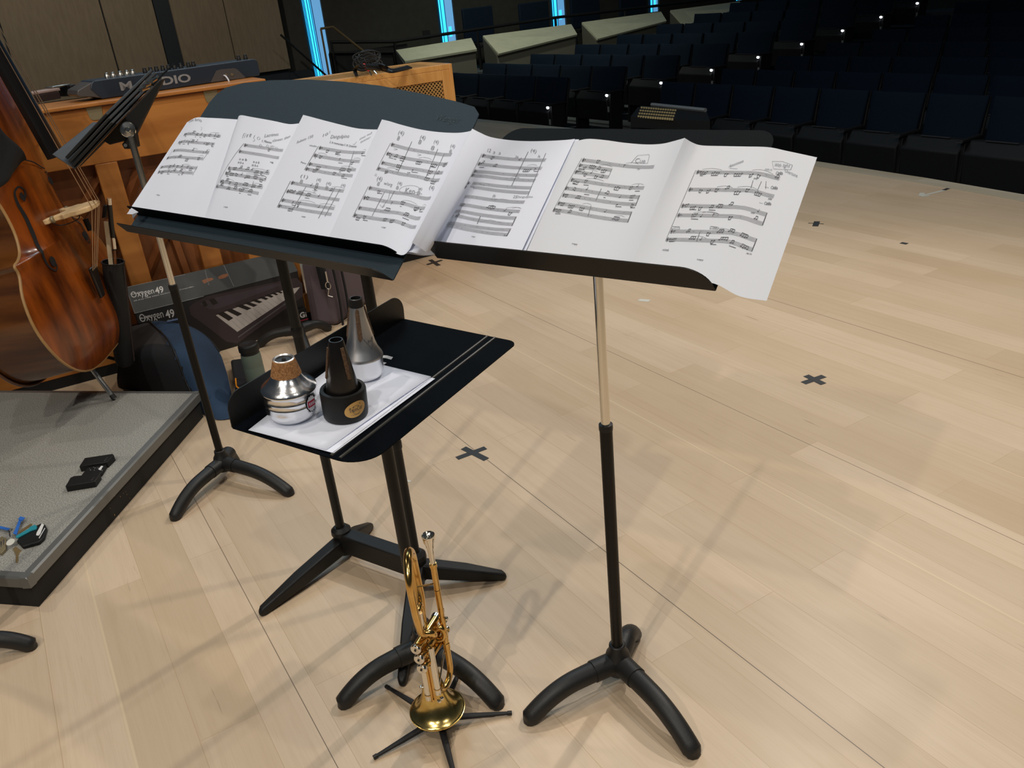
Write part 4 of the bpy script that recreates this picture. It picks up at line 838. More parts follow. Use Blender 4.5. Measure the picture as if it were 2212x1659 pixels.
build_sheet([pg6, pg7], 'two-page music sheet at the right end of the score, overhanging the desk', [(0, S6, [.10, .6, .6, .45, .55, .55, .25, .3]), (1, S7, [.75, .65, .75, .75, .75, .75])], G, matp='paperw',
    systems=[(0, 1257, 342, 1194, 457, .0028), (0, 1322, 366, 1314, 384, .002), (0, 1382, 422, 1373, 445, .0055), (0, 1365, 458, 1356, 481, .006), (0, 1299, 408, 1287, 434, .003), (0, 1277, 445, 1270, 468, .003), (1, 1503, 368, 1438, 520, .0028), (1, 1657, 460, 1647, 487, .005), (1, 1635, 516, 1624, 543, .005), (1, 1627, 390, 1622, 407, .003), (1, 1645, 392, 1636, 412, .003), (1, 1655, 392, 1654, 408, .003), (1, 1512, 502, 1505, 522, .003)],
    texts=[(0, 'Cue', 1371, 352, 1393, 353, 10), (0, 'copy', 1235, 529, 1247, 531, 3.5, {'k': 1}), (0, 'ppp', 1377, 367, 1382, 367.5, 3, {'k': 1}), (1, 'Apassionata', 1573, 365, 1605, 353, 9), (1, 'With light', 1671, 363, 1705, 365, 10), (1, 'Overtone', 1695, 372, 1722, 384, 7), (1, 'copy', 1505, 563, 1519, 565, 3.5, {'k': 1}), (1, 'nochmals', 1431, 542, 1444, 543, 5, {'k': 1}), (1, '08:34', 1612, 549, 1623, 551, 3, {'k': 1}), (1, 'C#Bb', 1675, 378, 1690, 379, 7, {'k': 1}), (1, 'C#Bb', 1664, 409, 1679, 411, 7, {'k': 1}), (1, 'C#Bb', 1650, 443, 1665, 445, 7, {'k': 1}), (1, 'Prepared', 1453, 492, 1467, 493, 3, {'k': 1}), (1, 'Celesta', 1537, 492, 1549, 493, 3, {'k': 1}), (1, 'ppp', 1628, 388, 1636, 389, 3.5, {'k': 1}), (1, 'ppp', 1659, 432, 1667, 433, 3.5, {'k': 1}), (1, 'ppp', 1622, 462, 1630, 463, 3.5, {'k': 1}), (1, 'molto rit', 1652, 368, 1667, 370, 5)],
    scribs=[(0, [(1363, 353), (1373, 341), (1378, 336), (1402, 334), (1403, 338), (1399, 353), (1367, 352)]), (1, [(1668, 349), (1671, 365), (1708, 367), (1712, 357), (1690, 349), (1668, 349)]), (1, [(1576, 364), (1593, 365)]), (1, [(1451, 490), (1468, 490), (1468, 495), (1450, 494), (1451, 490)]), (1, [(1535, 489), (1552, 491), (1551, 496), (1534, 494), (1535, 489)]), (1, [(1652, 404), (1661, 406)]), (1, [(1640, 438), (1648, 440)])])
# dog ear corner peeping out at the left end of the wide desk
mb = MB(); q = [YD(*p) for p in ((284, 449, 1.93), (274, 462, 1.93), (285, 463, 1.925), (287, 473, 1.93), (299, 458, 1.93))]
mb.add(q, [(0, 1, 2), (0, 2, 4), (2, 3, 4)]); part('sheet_music', mb, M['paper'], None, flat=True, loc=q[0], label='folded white paper corner sticking out past the left end of the wide desk', cat='sheet music')
# ================================================================ PIANO (seen from the back), with things on its lid
dp = nrm([math.cos(math.radians(27.6)), math.sin(math.radians(27.6)), 0]); pb = A(-dp[1], dp[0], 0)   # pb points away from the camera
A0 = A(-2.247, 3.398, 0)
def PP(u, v, off=0.): return PL(u, v, A0+pb*off, pb)
def ps(p): return float(np.dot(p-A0, dp))
def pbox(mb, s0, s1, z0, z1, o0, o1, k=None): mb.box(A0+dp*s0+pb*o0+A(0, 0, z0), dp*(s1-s0), pb*(o1-o0), A(0, 0, z1-z0), k)
sL, sR = -.12, ps(PP(567, 175))
zl1 = PP(55, 241)[2]; zl0 = PP(59, 252)[2]; zp = .5*(PP(103, 377)[2]+PP(350, 328)[2]); zr0, zr1 = PP(0, 850)[2], PP(20, 833)[2]
r = root('upright_piano', 'orange-brown upright piano seen from its braced back, behind the double bass', 'piano', A0+dp*.6)
mb = MB(); pbox(mb, sL, sR+.01, zl0+.004, zl1, -.022, .34); part('lid', mb, M['piano'], r, bev=.004)
mb = MB(); pbox(mb, sL+.01, sR-.0, zp, zl0, 0, .03); part('back_panel', mb, M['piano'], r, bev=.003)
for s_0 in (sR-.04, sL+.01):
    mb = MB(); pbox(mb, s_0, s_0+.04, .02, zl0, .03, .34); part('side', mb, M['piano'], r, flat=True)
mb = MB(); pbox(mb, sL+.05, sR-.04, .08, zp, .09, .11); part('soundboard', mb, M['pianod'], r, flat=True)
mb = MB(); pbox(mb, sL+.01, sR, .05, .15, -.005, .09); part('bottom_rail', mb, M['piano'], r, bev=.004)
mb = MB(); pbox(mb, sL+.01, sR, .0, .05, .0, .30); part('dark_gap_fill', mb, M['dark'], r, flat=True)  # black block stands in for the shadowed gap beneath the piano
for u, v in ((66, 420), (243, 400), (455, 545), (560, 560)):
    s = ps(PP(u, v)); mb = MB(); pbox(mb, s-.045, s+.045, .15, zp, .0, .085); part('post', mb, M['piano'], r, bev=.004)
for i, (a, b) in enumerate((((120, 560), (230, 360)), ((300, 370), (210, 600)), ((330, 390), (420, 640)), ((400, 400), (300, 640)), ((150, 470), (200, 700)))):
    a, b = PP(*a, .07), PP(*b, .07); mb = MB(); mb.tube([a, b], .022, 4); part('soundboard_rib', mb, M['pianod'], r)
for u, v in ((340, 545), (393, 567)):
    mb = MB(); mb.sph(PP(u, v, .085), .011, 10); part('bolt', mb, M['pianod'], r)
for u, v in ((202, 232), (452, 190)):
    c = PP(u, v, -.0015); c[2] = zl0; mb = MB(); hp = rounded([(-.03, 0), (.03, 0), (.025, -.05), (-.025, -.05)], [0, 0, .016, .016]); mb.prism([c+dp*x+A(0, 0, y) for x, y in hp], -pb*.003)
    mb.tube([c-dp*.03-pb*.003, c+dp*.03-pb*.003], .004, 8); part('hinge', mb, M['brassold'], r)
# blue-grey keyboard controller standing on the lid
zk = zl1+.002
K0, K1 = Z(221, 214, zk), Z(563, 163, zk); kd = nrm(K1-K0); kb = A(-kd[1], kd[0], 0); kw = np.linalg.norm(K1-K0)
def KP(u, v, off=-.001): return PL(u, v, K0+kb*off, kb)
hk = .5*(KP(213, 173)[2]+KP(553, 127)[2])-zk
r = root('keyboard_controller', 'dark blue-grey electronic keyboard with large lettering, resting on the piano lid', 'electronic keyboard', K0)
prof = rounded([(0, 0), (kw, 0), (kw, hk), (-.02, hk), (-.035, hk*.6)], [.01, .012, .02, .02, .01])
mb = MB(); mb.prism([K0+kd*x+A(0, 0, z_) for x, z_ in prof], kb*.19); part('body', mb, M['kbd'], r, bev=.003, ang=30)
mb = MB(); mb.prism([K0+kd*x+A(0, 0, z_)+kb*.004 for x, z_ in rounded([(-.03, .012), (.01, .0), (.01, hk), (-.025, hk-.006), (-.085, hk*.62), (-.095, hk*.30)], [.01, 0, 0, .01, .01, .01])], kb*.17); part('end_cap', mb, M['kbdg'], r, bev=.003, ang=30)
mb = MB(); mb.prism([KP(u, v) for u, v in ((455, 178), (461, 165), (467, 153), (475, 150), (505, 147), (513, 150), (529, 166), (530, 168))], -kb*.001); part('port_panel', mb, M['kbdg'], r, flat=True)
mb = MB()
for u, v in ((488, 162), (501, 161)): mb.lathe([(.006, 0), (.006, .003), (.003, .003), (.003, .001)], KP(u, v, -.002), -kb, 10)
part('socket', mb, M['brassold'], r)
mb = MB(); put_text(mb, 'M-AUDIO', KP(262, 196.5, -.002), KP(414, 176.5, -.002)-KP(262, 196.5, -.002), A(0, 0, .036), bold=.03); part('lettering', mb, M['greyprint'], r, flat=True)
for i, u in enumerate((231, 245, 261, 276, 289, 316, 329, 342, 356, 369, 382, 396, 413, 424, 524, 539)):
    c = K0+kd*(ps(PP(u, 170))-ps(PP(221, 214)))*1.05+kb*.06+A(0, 0, hk)
    c = PL(u, 165, K0+kb*.06, kb); c[2] = zk+hk-.001; wide = i in (1, 2, 3, 14, 15)
    mb = MB(); mb.lathe([(.010, 0), (.0095, .012), (.008, .014), (.0075, .022), (.006, .023)], c, seg=14); part('knob', mb, M['steel'] if i < 5 else M['black'], r)
mb = MB(); mb.tube([catm([KP(484, 163, -.003), KP(488, 165, -.03), KP(494, 174, -.05), KP(496, 186, -.04), KP(497, 215, -.03)], t) for t in np.linspace(0, 1, 16)], .0035, 8)
part('usb_cable', mb, M['paper'], None, loc=KP(484, 163), label='white cable plugged into the back of the keyboard on the piano', cat='cable')
a, b = Z(42, 229, zk), Z(163, 207, zk); d = nrm(b-a); q = A(-d[1], d[0], 0)
r = root('long_case', 'long narrow case with a pinkish top lying on the left end of the piano lid', 'case', a)
mb = MB(); mb.box(a-d*.10, d*(np.linalg.norm(b-a)+.02), q*.09, A(0, 0, .032)); part('body', mb, M['darkbrown'], r, bev=.003)
mb = MB(); mb.box(a-d*.10+A(0, 0, .033), d*(np.linalg.norm(b-a)+.03), q*.09, A(0, 0, .012)); part('lid', mb, M['pinkwood'], r, bev=.003)
mb = MB(); mb.box(b-d*.01, d*.03, q*.09, A(0, 0, .05)); part('strap', mb, M['black'], r, bev=.004)
mb = MB(); mb.box(b-d*.09+A(0, 0, .046)+q*.02, d*.10, q*.05, A(0, 0, .008)); part('silver_clip', mb, M['steel'], r, bev=.002)
# ================================================================ WOODEN GRILLE CABINET with cables
c0 = Z(1018, 533); HC = 1.085
def CB(mb, s0, s1, z0, z1, o0, o1, k=None): mb.box(c0-dp*s1+pb*o0+A(0, 0, z0), dp*(s1-s0), pb*(o1-o0), A(0, 0, z1-z0), k)
WC, DC = .95, .44
r = root('grille_cabinet', 'honey-coloured wooden cabinet with woven grilles, standing behind the wide desk', 'cabinet', c0-dp*.4+pb*.2)
mb = MB()
for s0, s1 in ((0, .055), (WC-.055, WC)): CB(mb, s0, s1, .06, HC-.03, 0, .03)
CB(mb, .055, WC-.055, HC-.085, HC-.03, 0, .03); CB(mb, .055, WC-.055, .06, .16, 0, .03); CB(mb, .055, WC-.055, .5, .58, 0, .03)
part('front_frame', mb, M['cabinet'], r, bev=.003)
mb = MB(); CB(mb, -.012, .008, .02, HC, -.005, DC); part('side', mb, M['cabinet'], r, bev=.003)
mb = MB(); CB(mb, WC-.012, WC+.008, .02, HC, -.005, DC); part('side', mb, M['cabinet'], r, bev=.003)
mb = MB(); CB(mb, 0, .07, HC-.03, HC, 0, DC); CB(mb, WC-.07, WC, HC-.03, HC, 0, DC); CB(mb, .07, WC-.07, HC-.03, HC, 0, .07); CB(mb, .07, WC-.07, HC-.03, HC, DC-.07, DC); part('top_frame', mb, M['cabinet'], r, bev=.003)
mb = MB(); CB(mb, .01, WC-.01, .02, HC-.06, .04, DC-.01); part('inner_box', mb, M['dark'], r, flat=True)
mb = MB(); CB(mb, .01, WC-.01, 0, .06, .02, DC-.02); part('dark_gap_fill', mb, M['dark'], r, flat=True)  # black block between cabinet and floor
def lattice(o, ax, ay, nx, ny, nrm_, th):
    mb = MB(); w = np.linalg.norm(ax); h = np.linalg.norm(ay); ux, uy = ax/w, ay/h; st = .022
    import itertools
    k = 0
    for sg in (1, -1):
        t = -h
        while t < w+h:
            # diagonal strip clipped to the rectangle
            x0, x1 = (t, t+h) if sg == 1 else (t+h, t); y0, y1 = 0., h
            def clip(x, y, xo, yo):
                if x < 0: f = (0-x)/(xo-x); return 0., y+(yo-y)*f
                if x > w: f = (w-x)/(xo-x); return w, y+(yo-y)*f
                return x, y
            if not (max(x0, x1) <= 0 or min(x0, x1) >= w):
                a_ = clip(x0, y0, x1, y1); b_ = clip(x1, y1, x0, y0)
                if abs(a_[0]-b_[0]) > .004:
                    p_, q_ = o+ux*a_[0]+uy*a_[1], o+ux*b_[0]+uy*b_[1]; s_ = np.cross(nrm(q_-p_), nrm_)*.0030
                    mb.prism([p_-s_, p_+s_, q_+s_, q_-s_], nrm_*(th*(1.6 if sg > 0 else 1)))
            t += st
    return mb
part('front_grille', lattice(c0-dp*(WC-.055)+pb*.012+A(0, 0, .58), dp*(WC-.11), A(0, 0, HC-.085-.58), 0, 0, -pb, .002), M['grille'], r, flat=True)
part('lower_grille', lattice(c0-dp*(WC-.055)+pb*.012+A(0, 0, .16), dp*(WC-.11), A(0, 0, .34), 0, 0, -pb, .002), M['grille'], r, flat=True)
part('top_grille', lattice(c0-dp*(WC-.07)+pb*.07+A(0, 0, HC-.004), dp*(WC-.14), pb*(DC-.14), 0, 0, A(0, 0, 1), .002), M['grille'], r, flat=True)
rn = random.Random(3)
zc = HC+.006
r = root('cable_bundle', 'tangled black cables with red and silver plugs on top of the wooden grille cabinet', 'cable', Z(820, 155, zc))
mb = MB()
for i in range(16):
    cu, cv = rn.uniform(783, 812), rn.uniform(150, 160); R0 = rn.uniform(.030, .052); c = Z(cu, cv, zc); ph = rn.uniform(0, 6); tl = rn.uniform(.3, .9)
    P = [c+dp*R0*1.3*math.cos(t+ph)+pb*R0*.5*math.sin(t+ph)+A(0, 0, .010+.036*(1+math.sin(t*1.0+ph))*tl+.004*i) for t in np.linspace(0, rn.uniform(5, 6.3), 26)]
    mb.tube(P, .0042, 7)
for i in range(7):
    P = [Z(*q) for q in ((792, 140+i*1.5, zc+.05+.008*(i % 3)), (825, 140+i*2, zc+.06-.006*i), (845, 150+i, zc+.03), (868, 146+i, zc+.02), (880+i*1.5, 143+i*.6, zc+.008))]
    mb.tube([catm(P, t) for t in np.linspace(0, 1, 20)], .0050, 7)
for i in range(3):
    P = [Z(775-2*i, 140, zc+.06), Z(770-3*i, 152, zc+.02), Z(772-2*i, 163, zc+.004)]; mb.tube([catm(P, t) for t in np.linspace(0, 1, 10)], .004, 7)
part('cable', mb, M['black'], r)
mb = MB(); mb.tube([Z(785, 139, zc+.05), Z(792, 147, zc+.03), Z(796, 152, zc+.02)], [.009, .010, .006], 10); part('plug', mb, M['red'], r, label='red plug')
for a_, b_ in (((797, 147), (808, 153)), ((797, 155), (803, 163)), ((806, 151), (814, 160))):
    mb = MB(); mb.tube([Z(*a_, zc+.025), Z(*b_, zc+.006)], [.006, .004], 8); part('plug', mb, M['silver'], r, label='silver plug')
# ================================================================ DOUBLE BASS
def rodr(a):
    th = np.linalg.norm(a); k = a/th; K = np.array([[0, -k[2], k[1]], [k[2], 0, -k[0]], [-k[1], k[0], 0]]); return np.eye(3)+math.sin(th)*K+(1-math.cos(th))*K@K
RB = rodr(A(1.1063760335278086, 1.102428242019536, 1.3273310152928546)); CBs = A(-1.5607, 3.0952, .3013); SB = 1.104
def B(x, y, z): return CBs+SB*(RB@A(x, y, z))
r = root('double_bass', 'amber varnished double bass standing on its endpin on the grey platform at the left edge', 'double bass', B(0, 0, -.1)-A(0, 0, .19))
half = [(0, 0), (.10, .003), (.18, .018), (.25, .055), (.305, .12), (.335, .20), (.338, .27), (.316, .34), (.278, .390), (.270, .410), (.272, .424), (.264, .432), (.240, .436), (.205, .455), (.180, .50), (.172, .55), (.175, .60), (.192, .655), (.215, .70), (.248, .712), (.250, .722), (.243, .77), (.248, .83), (.236, .90), (.20, .97), (.14, 1.03), (.07, 1.08), (.025, 1.10)]
def dens(P, n=4): return [tuple(catm(P, i/((len(P)-1)*n))) for i in range((len(P)-1)*n+1)]
hh = dens(half, 3); ring = [(x, y) for x, y in hh]+[(-x, y) for x, y in hh[::-1][:-1]]
def arch(x, y, t): return .050*(1-t**2.4)
def platemesh(z0, sgn, k=None, sc=1.0):
    mb = MB(); n = len(ring); lev = [1, .97, .9, .78, .6, .4, .2, .03]; vs = []
    for t in lev:
        for x, y in ring:
            yc = min(max(y, .16), .96); vs.append(B(x*t*sc, yc+(y-yc)*t, z0+sgn*arch(x, y, t)))
    fs = [(i*n+j, i*n+(j+1) % n, (i+1)*n+(j+1) % n, (i+1)*n+j) for i in range(len(lev)-1) for j in range(n)]
    # the spine is a line: bridge the innermost ring
    fs.append(tuple(((len(lev)-1)*n+j) for j in range(n)))
    if sgn < 0: fs = [f[::-1] for f in fs]
    return mb.add(vs, fs)
topp = part('top_plate', platemesh(0, 1), M['bass'], r, ang=60)
part('back_plate', platemesh(-.205, -1), M['bassrib'], r, ang=60)
mb = MB(); n = len(ring); vs = [B(x*.982, .01+y*.985, z_) for z_ in (-.004, -.07, -.14, -.203) for x, y in ring]
mb.add(vs, [(i*n+j, (i+1)*n+j, (i+1)*n+(j+1) % n, i*n+(j+1) % n) for i in range(3) for j in range(n)]); part('ribs', mb, M['bassrib'], r, ang=50)
for z_ in (-.004, -.205):
    mb = MB(); mb.tube([B(x, y, z_) for x, y in ring+[ring[0]]], .0052, 8, cap=False); part('edge_binding', mb, M['edge'] if z_ > -.1 else M['bassrib'], topp)
def surfz(x, y):
    w = np.interp(y, [p[1] for p in hh], [p[0] for p in hh]); t = min(.99, abs(x)/max(w, .02)); return arch(x, y, t)
for sg in (-1, 1):
    P = [(.098, .592), (.088, .612), (.103, .628), (.125, .618), (.132, .585), (.130, .54), (.138, .49), (.152, .45), (.166, .415), (.168, .380), (.150, .360), (.132, .372), (.140, .392)]
    W_ = [.008, .004, .004, .006, .008, .010, .011, .010, .008, .006, .004, .004, .008]; mb = MB(); m_ = 48; vs = []
    for i in range(m_+1):
        t = i/m_; x, y = catm(P, t); x2, y2 = catm(P, min(1, t+.01)); x1, y1 = catm(P, max(0, t-.01)); d = nrm([x2-x1, y2-y1]); w = np.interp(t*(len(P)-1), range(len(P)), W_)
        for s_ in (-1, 1):
            xx, yy = x-d[1]*w*.6*s_, y+d[0]*w*.6*s_; vs.append(B(sg*xx, yy, surfz(xx, yy)+.0022))
    mb.add(vs, [(2*i, 2*i+1, 2*i+3, 2*i+2) for i in range(m_)])
    for cx_, cy_, rr in ((.106, .597, .014), (.140, .388, .017)):
        mb.add([B(sg*(cx_+rr*math.cos(t)), cy_+rr*math.sin(t), surfz(cx_, cy_)+.0026) for t in np.linspace(0, 2*PI, 16, endpoint=False)], [tuple(range(16))])
    part('f_hole', mb, M['dark'], topp, flat=True)
# bridge
mb = MB(); zb_ = .042
out = [(-.078, 0), (-.045, 0), (-.044, .012), (-.030, .030), (-.012, .044), (.012, .044), (.030, .030), (.044, .012), (.045, 0), (.078, 0), (.077, .014), (.060, .022), (.058, .045), (.066, .062), (.056, .080), (.062, .100), (.050, .135), (.030, .148), (0, .154), (-.030, .150), (-.050, .140), (-.062, .104), (-.056, .080), (-.066, .062), (-.058, .045), (-.060, .022), (-.077, .014)]
mb.prism([B(x, .492, zb_+z_) for x, z_ in out], RB@A(0, 1, 0)*SB*.016)
brg = part('bridge', mb, M['maple'], r, bev=.003, ang=30)
mb = MB()
for x, z_, sx, sz in ((-.030, .088, .009, .016), (.030, .088, .009, .016), (0, .112, .006, .014), (0, .082, .012, .006)):
    for yy in (.4915,): mb.add([B(x+sx*math.cos(t), yy, zb_+z_+sz*math.sin(t)) for t in np.linspace(0, 2*PI, 14, endpoint=False)], [tuple(range(14))])
part('bridge_cutout', mb, M['pianod'], brg, flat=True)
for sx in (-1, 1):
    mb = MB(); mb.lathe([(.012, 0), (.013, .002), (.013, .008), (.012, .010)], B(sx*.060, .500, zb_+.020), RB@A(0, 0, 1), 14); part('height_adjuster', mb, M['brassold'], brg)
# fingerboard, neck, strings, tailpiece, endpin
mb = MB(); fb = []
for y, w, z_ in ((.675, .046, .162), (1.1, .038, .136), (1.75, .024, .092)):
    fb.append([B(w*math.sin(t), y, z_-.012+.014*math.cos(t)) for t in np.linspace(-PI/2, PI/2, 9)]+[B(w*.9, y, z_-.030), B(-w*.9, y, z_-.030)])
vs = sum(fb, []); m_ = 11; mb.add(vs, [tuple(range(m_)), tuple(range(2*m_, 3*m_))[::-1]]+[(i*m_+j, (i+1)*m_+j, (i+1)*m_+(j+1) % m_, i*m_+(j+1) % m_) for i in range(2) for j in range(m_)]); part('fingerboard', mb, M['ebony'], r, ang=40)
mb = MB(); mb.tube([B(0, 1.06, .04), B(0, 1.12, .075), B(0, 1.75, .045)], [.03, .028, .022], 12); part('neck', mb, M['bass'], r)
for i in range(4):
    x = -.036+.024*i; mb = MB(); mb.tube([B(x*.6, 1.75, .105), B(x, .50, zb_+.154-.006*abs(x)/.036), B(x*.55, .30, .088)], .0017, 6); part('string', mb, M['string'], r)
mb = MB(); mb.prism([B(-.016, .20, .072), B(.016, .20, .072), B(.028, .31, .088), B(-.028, .31, .088)], RB@A(0, 0, 1)*-.012); part('tailpiece', mb, M['ebony'], r, bev=.004)
mb = MB(); mb.tube([catm([B(.055, .50, .09), B(.02, .47, .11), B(-.03, .47, .07), B(-.06, .49, .06)], t) for t in np.linspace(0, 1, 12)], .0018, 6); mb.tube([B(.035, .46, .12), B(.03, .42, .12)], .010, 10); part('pickup_cable', mb, M['black'], r)
tip = Z(247, 861, .118); eb = B(0, .0, -.10)
mb = MB(); mb.tube([eb, tip], .0095, 12); part('endpin', mb, M['steel'], r)
mb = MB(); mb.tube([tip+(eb-tip)*.10, tip], [.010, .011], 12); part('rubber_tip', mb, M['rubber'], r)
mb = MB(); mb.prism([PL(u, v, B(-.2, .3, -.02), RB@A(0, 0, 1)) for u, v in ((84, 690), (93, 685), (110, 728), (101, 731))], A(.01, -.01, 0)); part('rib_pad', mb, M['trim'], r, flat=True)
# cloth hanging over the bass
def BQ(u, v, z_): return PL(u, v, B(0, 0, z_), RB@A(0, 0, 1))
mb = MB(); T_ = [BQ(-40, 235, .11), BQ(-14, 262, .105), BQ(8, 280, .10), BQ(30, 312, .09), BQ(53, 343, .07)]; D_ = [BQ(-60, 430, .06), BQ(-30, 420, .07), BQ(0, 402, .065), BQ(24, 378, .07), BQ(50, 349, .065)]
mb.grid(lambda a, t: catm(T_, a)*(1-t)+catm(D_, a)*t+RB@A(0, 0, 1)*.010*math.sin(9*a+3*t), 18, 10); part('black_cloth', mb, M['blackcloth'], None, solid=.004, ang=80, loc=BQ(20, 340, .07), label='folded black cloth hanging over the shoulder of the double bass', cat='cloth')
mb = MB(); mb.tube([catm([BQ(52, 345, .07), BQ(72, 350, .06), BQ(88, 360, .05), BQ(96, 364, .045)], t) for t in np.linspace(0, 1, 10)], .0020, 6); part('cord', mb, M['blackcloth'], None, loc=BQ(60, 348, .06), label='thin black cord running from the black cloth across the bass', cat='cord')
# quiver and bow
yq = 3.22; q = lambda u, v, y=yq: YD(u, v, y)
a, b = q(244, 566), q(271, 790); d = nrm(b-a)
r = root('bow_quiver', 'long black leather bow quiver hanging beside the double bass with the bow inside', 'bow quiver', b)
mb = MB(); mb.tube([a+(b-a)*t for t in (0, .03, .3, .7, .93, .98, 1.0)], [.041, .040, .042, .041, .038, .032, .018], 24, cap=False); part('sheath', mb, M['black_matte'], r)
mb = MB(); s_ = nrm(np.cross(d, A(0, 1, 0))); mb.tube([a+.041*(s_*math.cos(t)+A(0, 1, 0)*math.sin(t)) for t in np.linspace(0, 2*PI, 26)], .0028, 6); part('rim', mb, M['black'], r)
mb = MB(); mb.tube([a+d*.02+A(.042, -.005, 0), b-d*.02+A(.040, -.005, 0)], .004, 6); part('seam', mb, M['darkbrown'], r)
mb = MB(); mb.tube([b-d*.03+A(-.03, 0, 0), b-d*.02+A(-.10, .02, .03), b-d*.05+A(-.16, .05, .05)], .007, 8); part('strap', mb, M['black'], r)
r = root('double_bass_bow', 'dark-handled bow with pale hair standing in the black quiver', 'bow', q(250, 590))
mb = MB(); mb.tube([q(236, 432), q(240, 480), q(245, 520), q(247, 540)], [.0085, .0092, .0085, .007], 12); part('stick_grip', mb, M['ebony'], r)
mb = MB(); mb.tube([q(235.5, 428), q(236.5, 442)], .0095, 12); part('screw_button', mb, M['silver'], r)
mb = MB(); mb.tube([q(244, 513), q(247, 537)], .0088, 12); part('winding', mb, M['silver'], r)
mb = MB(); mb.tube([q(246.5, 535), q(252, 600)], .0052, 10); part('stick', mb, M['pianod'], r)
mb = MB(); mb.box(q(219, 472), q(229, 470)-q(219, 472), A(0, .02, 0), q(222, 444)-q(219, 472)); part('frog', mb, M['ebony'], r, bev=.003)
mb = MB(); mb.box(q(224, 478), q(233, 477)-q(224, 478), A(0, .008, 0), q(223.5, 474)-q(224, 478)); part('ferrule', mb, M['silver'], r, flat=True)
mb = MB(); mb.box(q(237, 590), q(246, 590)-q(237, 590), A(0, .004, 0), q(224, 478)-q(237, 590)); part('bow_hair', mb, M['hair'], r, flat=True)
# ================================================================ PLATFORM
hR = .11
R1, R2 = Z(433, 845, hR), Z(58, 1250, hR); e2 = nrm(Z(0, 843, hR)-R1); e2 = nrm([e2[0], e2[1], 0]); e1 = nrm(R1-R2); LR = np.linalg.norm(R1-R2)
def RQ(s, t, z_): return A(R2[0], R2[1], 0)+e1*s+e2*t+A(0, 0, z_)
r = root('riser_platform', 'low grey carpeted platform with an aluminium edge trim at the left', 'platform', RQ(.5, .5, 0))
mb = MB(); mb.prism([RQ(.022, .022, hR-.02), RQ(LR-.022, .022, hR-.02), RQ(LR-.022, 2.3, hR-.02), RQ(.022, 2.3, hR-.02)], A(0, 0, .0215)); part('carpet', mb, M['carpet'], r, flat=True)
def trimbar(s0, t0, s1, t1, nm='edge_trim'):
    a, b = RQ(s0, t0, 0), RQ(s1, t1, 0); d = nrm(b-a); inn_ = nrm(np.cross(A(0, 0, 1), d)); 
    if np.dot(inn_, RQ(LR/2, 1.1, 0)-a) < 0: inn_ = -inn_
    pr = [(0, -.034), (0, -.004), (.005, .0012), (.024, .002), (.024, -.034)]
    mb = MB(); vs = [p+inn_*x+A(0, 0, hR+z_) for p in (a, b) for x, z_ in pr]; mb.add(vs, [(0, 1, 2, 3, 4), (9, 8, 7, 6, 5)]+[(j, (j+1) % 5, 5+(j+1) % 5, 5+j) for j in range(5)]); part(nm, mb, M['trim'], r, ang=20)
trimbar(0, 0, LR, 0); trimbar(0, 0, 0, 2.3); trimbar(LR, 0, LR, 2.3)
mb = MB(); mb.prism([RQ(.012, .012, .0), RQ(LR-.012, .012, 0), RQ(LR-.012, 2.29, 0), RQ(.012, 2.29, 0)], A(0, 0, hR-.022)); part('skirt', mb, M['skirt'], r, flat=True)
mb = MB(); rn = random.Random(5)
sn = nrm(np.cross(e1, A(0, 0, 1))); sn = sn if np.dot(sn, -e2) > 0 else -sn
for i in range(16):
    c = PL(rn.uniform(238, 285), rn.uniform(1060, 1118), RQ(0, .012, 0)+sn*.0008, sn); w = rn.uniform(.001, .004); h = rn.uniform(.001, .006)
    if .004 < c[2] < .07: mb.add([c, c+e1*w, c+e1*w+A(0, 0, h), c+A(0, 0, h)], [(0, 1, 2, 3)])
if mb.v: part('scuff_mark', mb, M['edge'], r, flat=True)
mb = MB(); a = PL(384, 903, RQ(0, 0, 0)+sn*.0006, sn); b = PL(400, 886, RQ(0, 0, 0)+sn*.0006, sn); put_text(mb, 'Wenger', A(a[0], a[1], hR-.026), (b-a)*A(1, 1, 0)*1.0, A(0, 0, .014), shear=.2); part('maker_lettering', mb, M['ink'], r, flat=True)
# twin charger
zt = hR+.0015
r = root('twin_charger', 'small black two-bay charger lying on the grey platform near its edge', 'charger', Z(200, 1030, zt))
def zprism(mb, px, z0, z1, k=None): mb.prism([Z(u, v, z1) for u, v in px], A(0, 0, z0-z1), k)
mb = MB(); zprism(mb, [(152, 1031.6), (160, 1028), (216, 1023), (204, 1040), (141, 1050.5)], zt, zt+.022); part('bay', mb, M['black'], r, bev=.0015)
mb = MB(); zprism(mb, [(183, 989), (243, 980), (246, 983), (231, 998), (171, 1007.5)], zt, zt+.022); part('bay', mb, M['black'], r, bev=.0015)
mb = MB(); zprism(mb, [(176, 1026), (192, 1006), (231, 1001), (219, 1021), (205, 1030), (180, 1034)], zt, zt+.014); part('centre', mb, M['black'], r, bev=.0015)
mb = MB(); rn = random.Random(2)
for i in range(14):
    c = Z(192+rn.random()*28, 1008+rn.random()*9, zt+.0146); s_ = rn.uniform(.001, .0032); mb.add([c, c+A(s_, 0, 0), c+A(s_, s_*.7, 0), c+A(0, s_*.7, 0)], [(0, 1, 2, 3)])
mb.add([Z(u, v, zt+.0146) for u, v in ((212, 1013.5), (219, 1006), (223, 1007), (217, 1016))], [(0, 1, 2, 3)]); part('white_print', mb, M['white'], r, flat=True)
mb = MB()
for px in (((225, 996), (232, 987), (233, 987.5), (226, 996.5)), ((196, 1038), (203, 1030), (204, 1030.5), (197, 1038.5)), ((204, 1040), (216, 1023.5), (216.6, 1024), (204.8, 1040.5))): mb.add([Z(u, v, zt+.0226) for u, v in px], [(0, 1, 2, 3)])
part('indicator_strip', mb, M['steel'], r, flat=True)
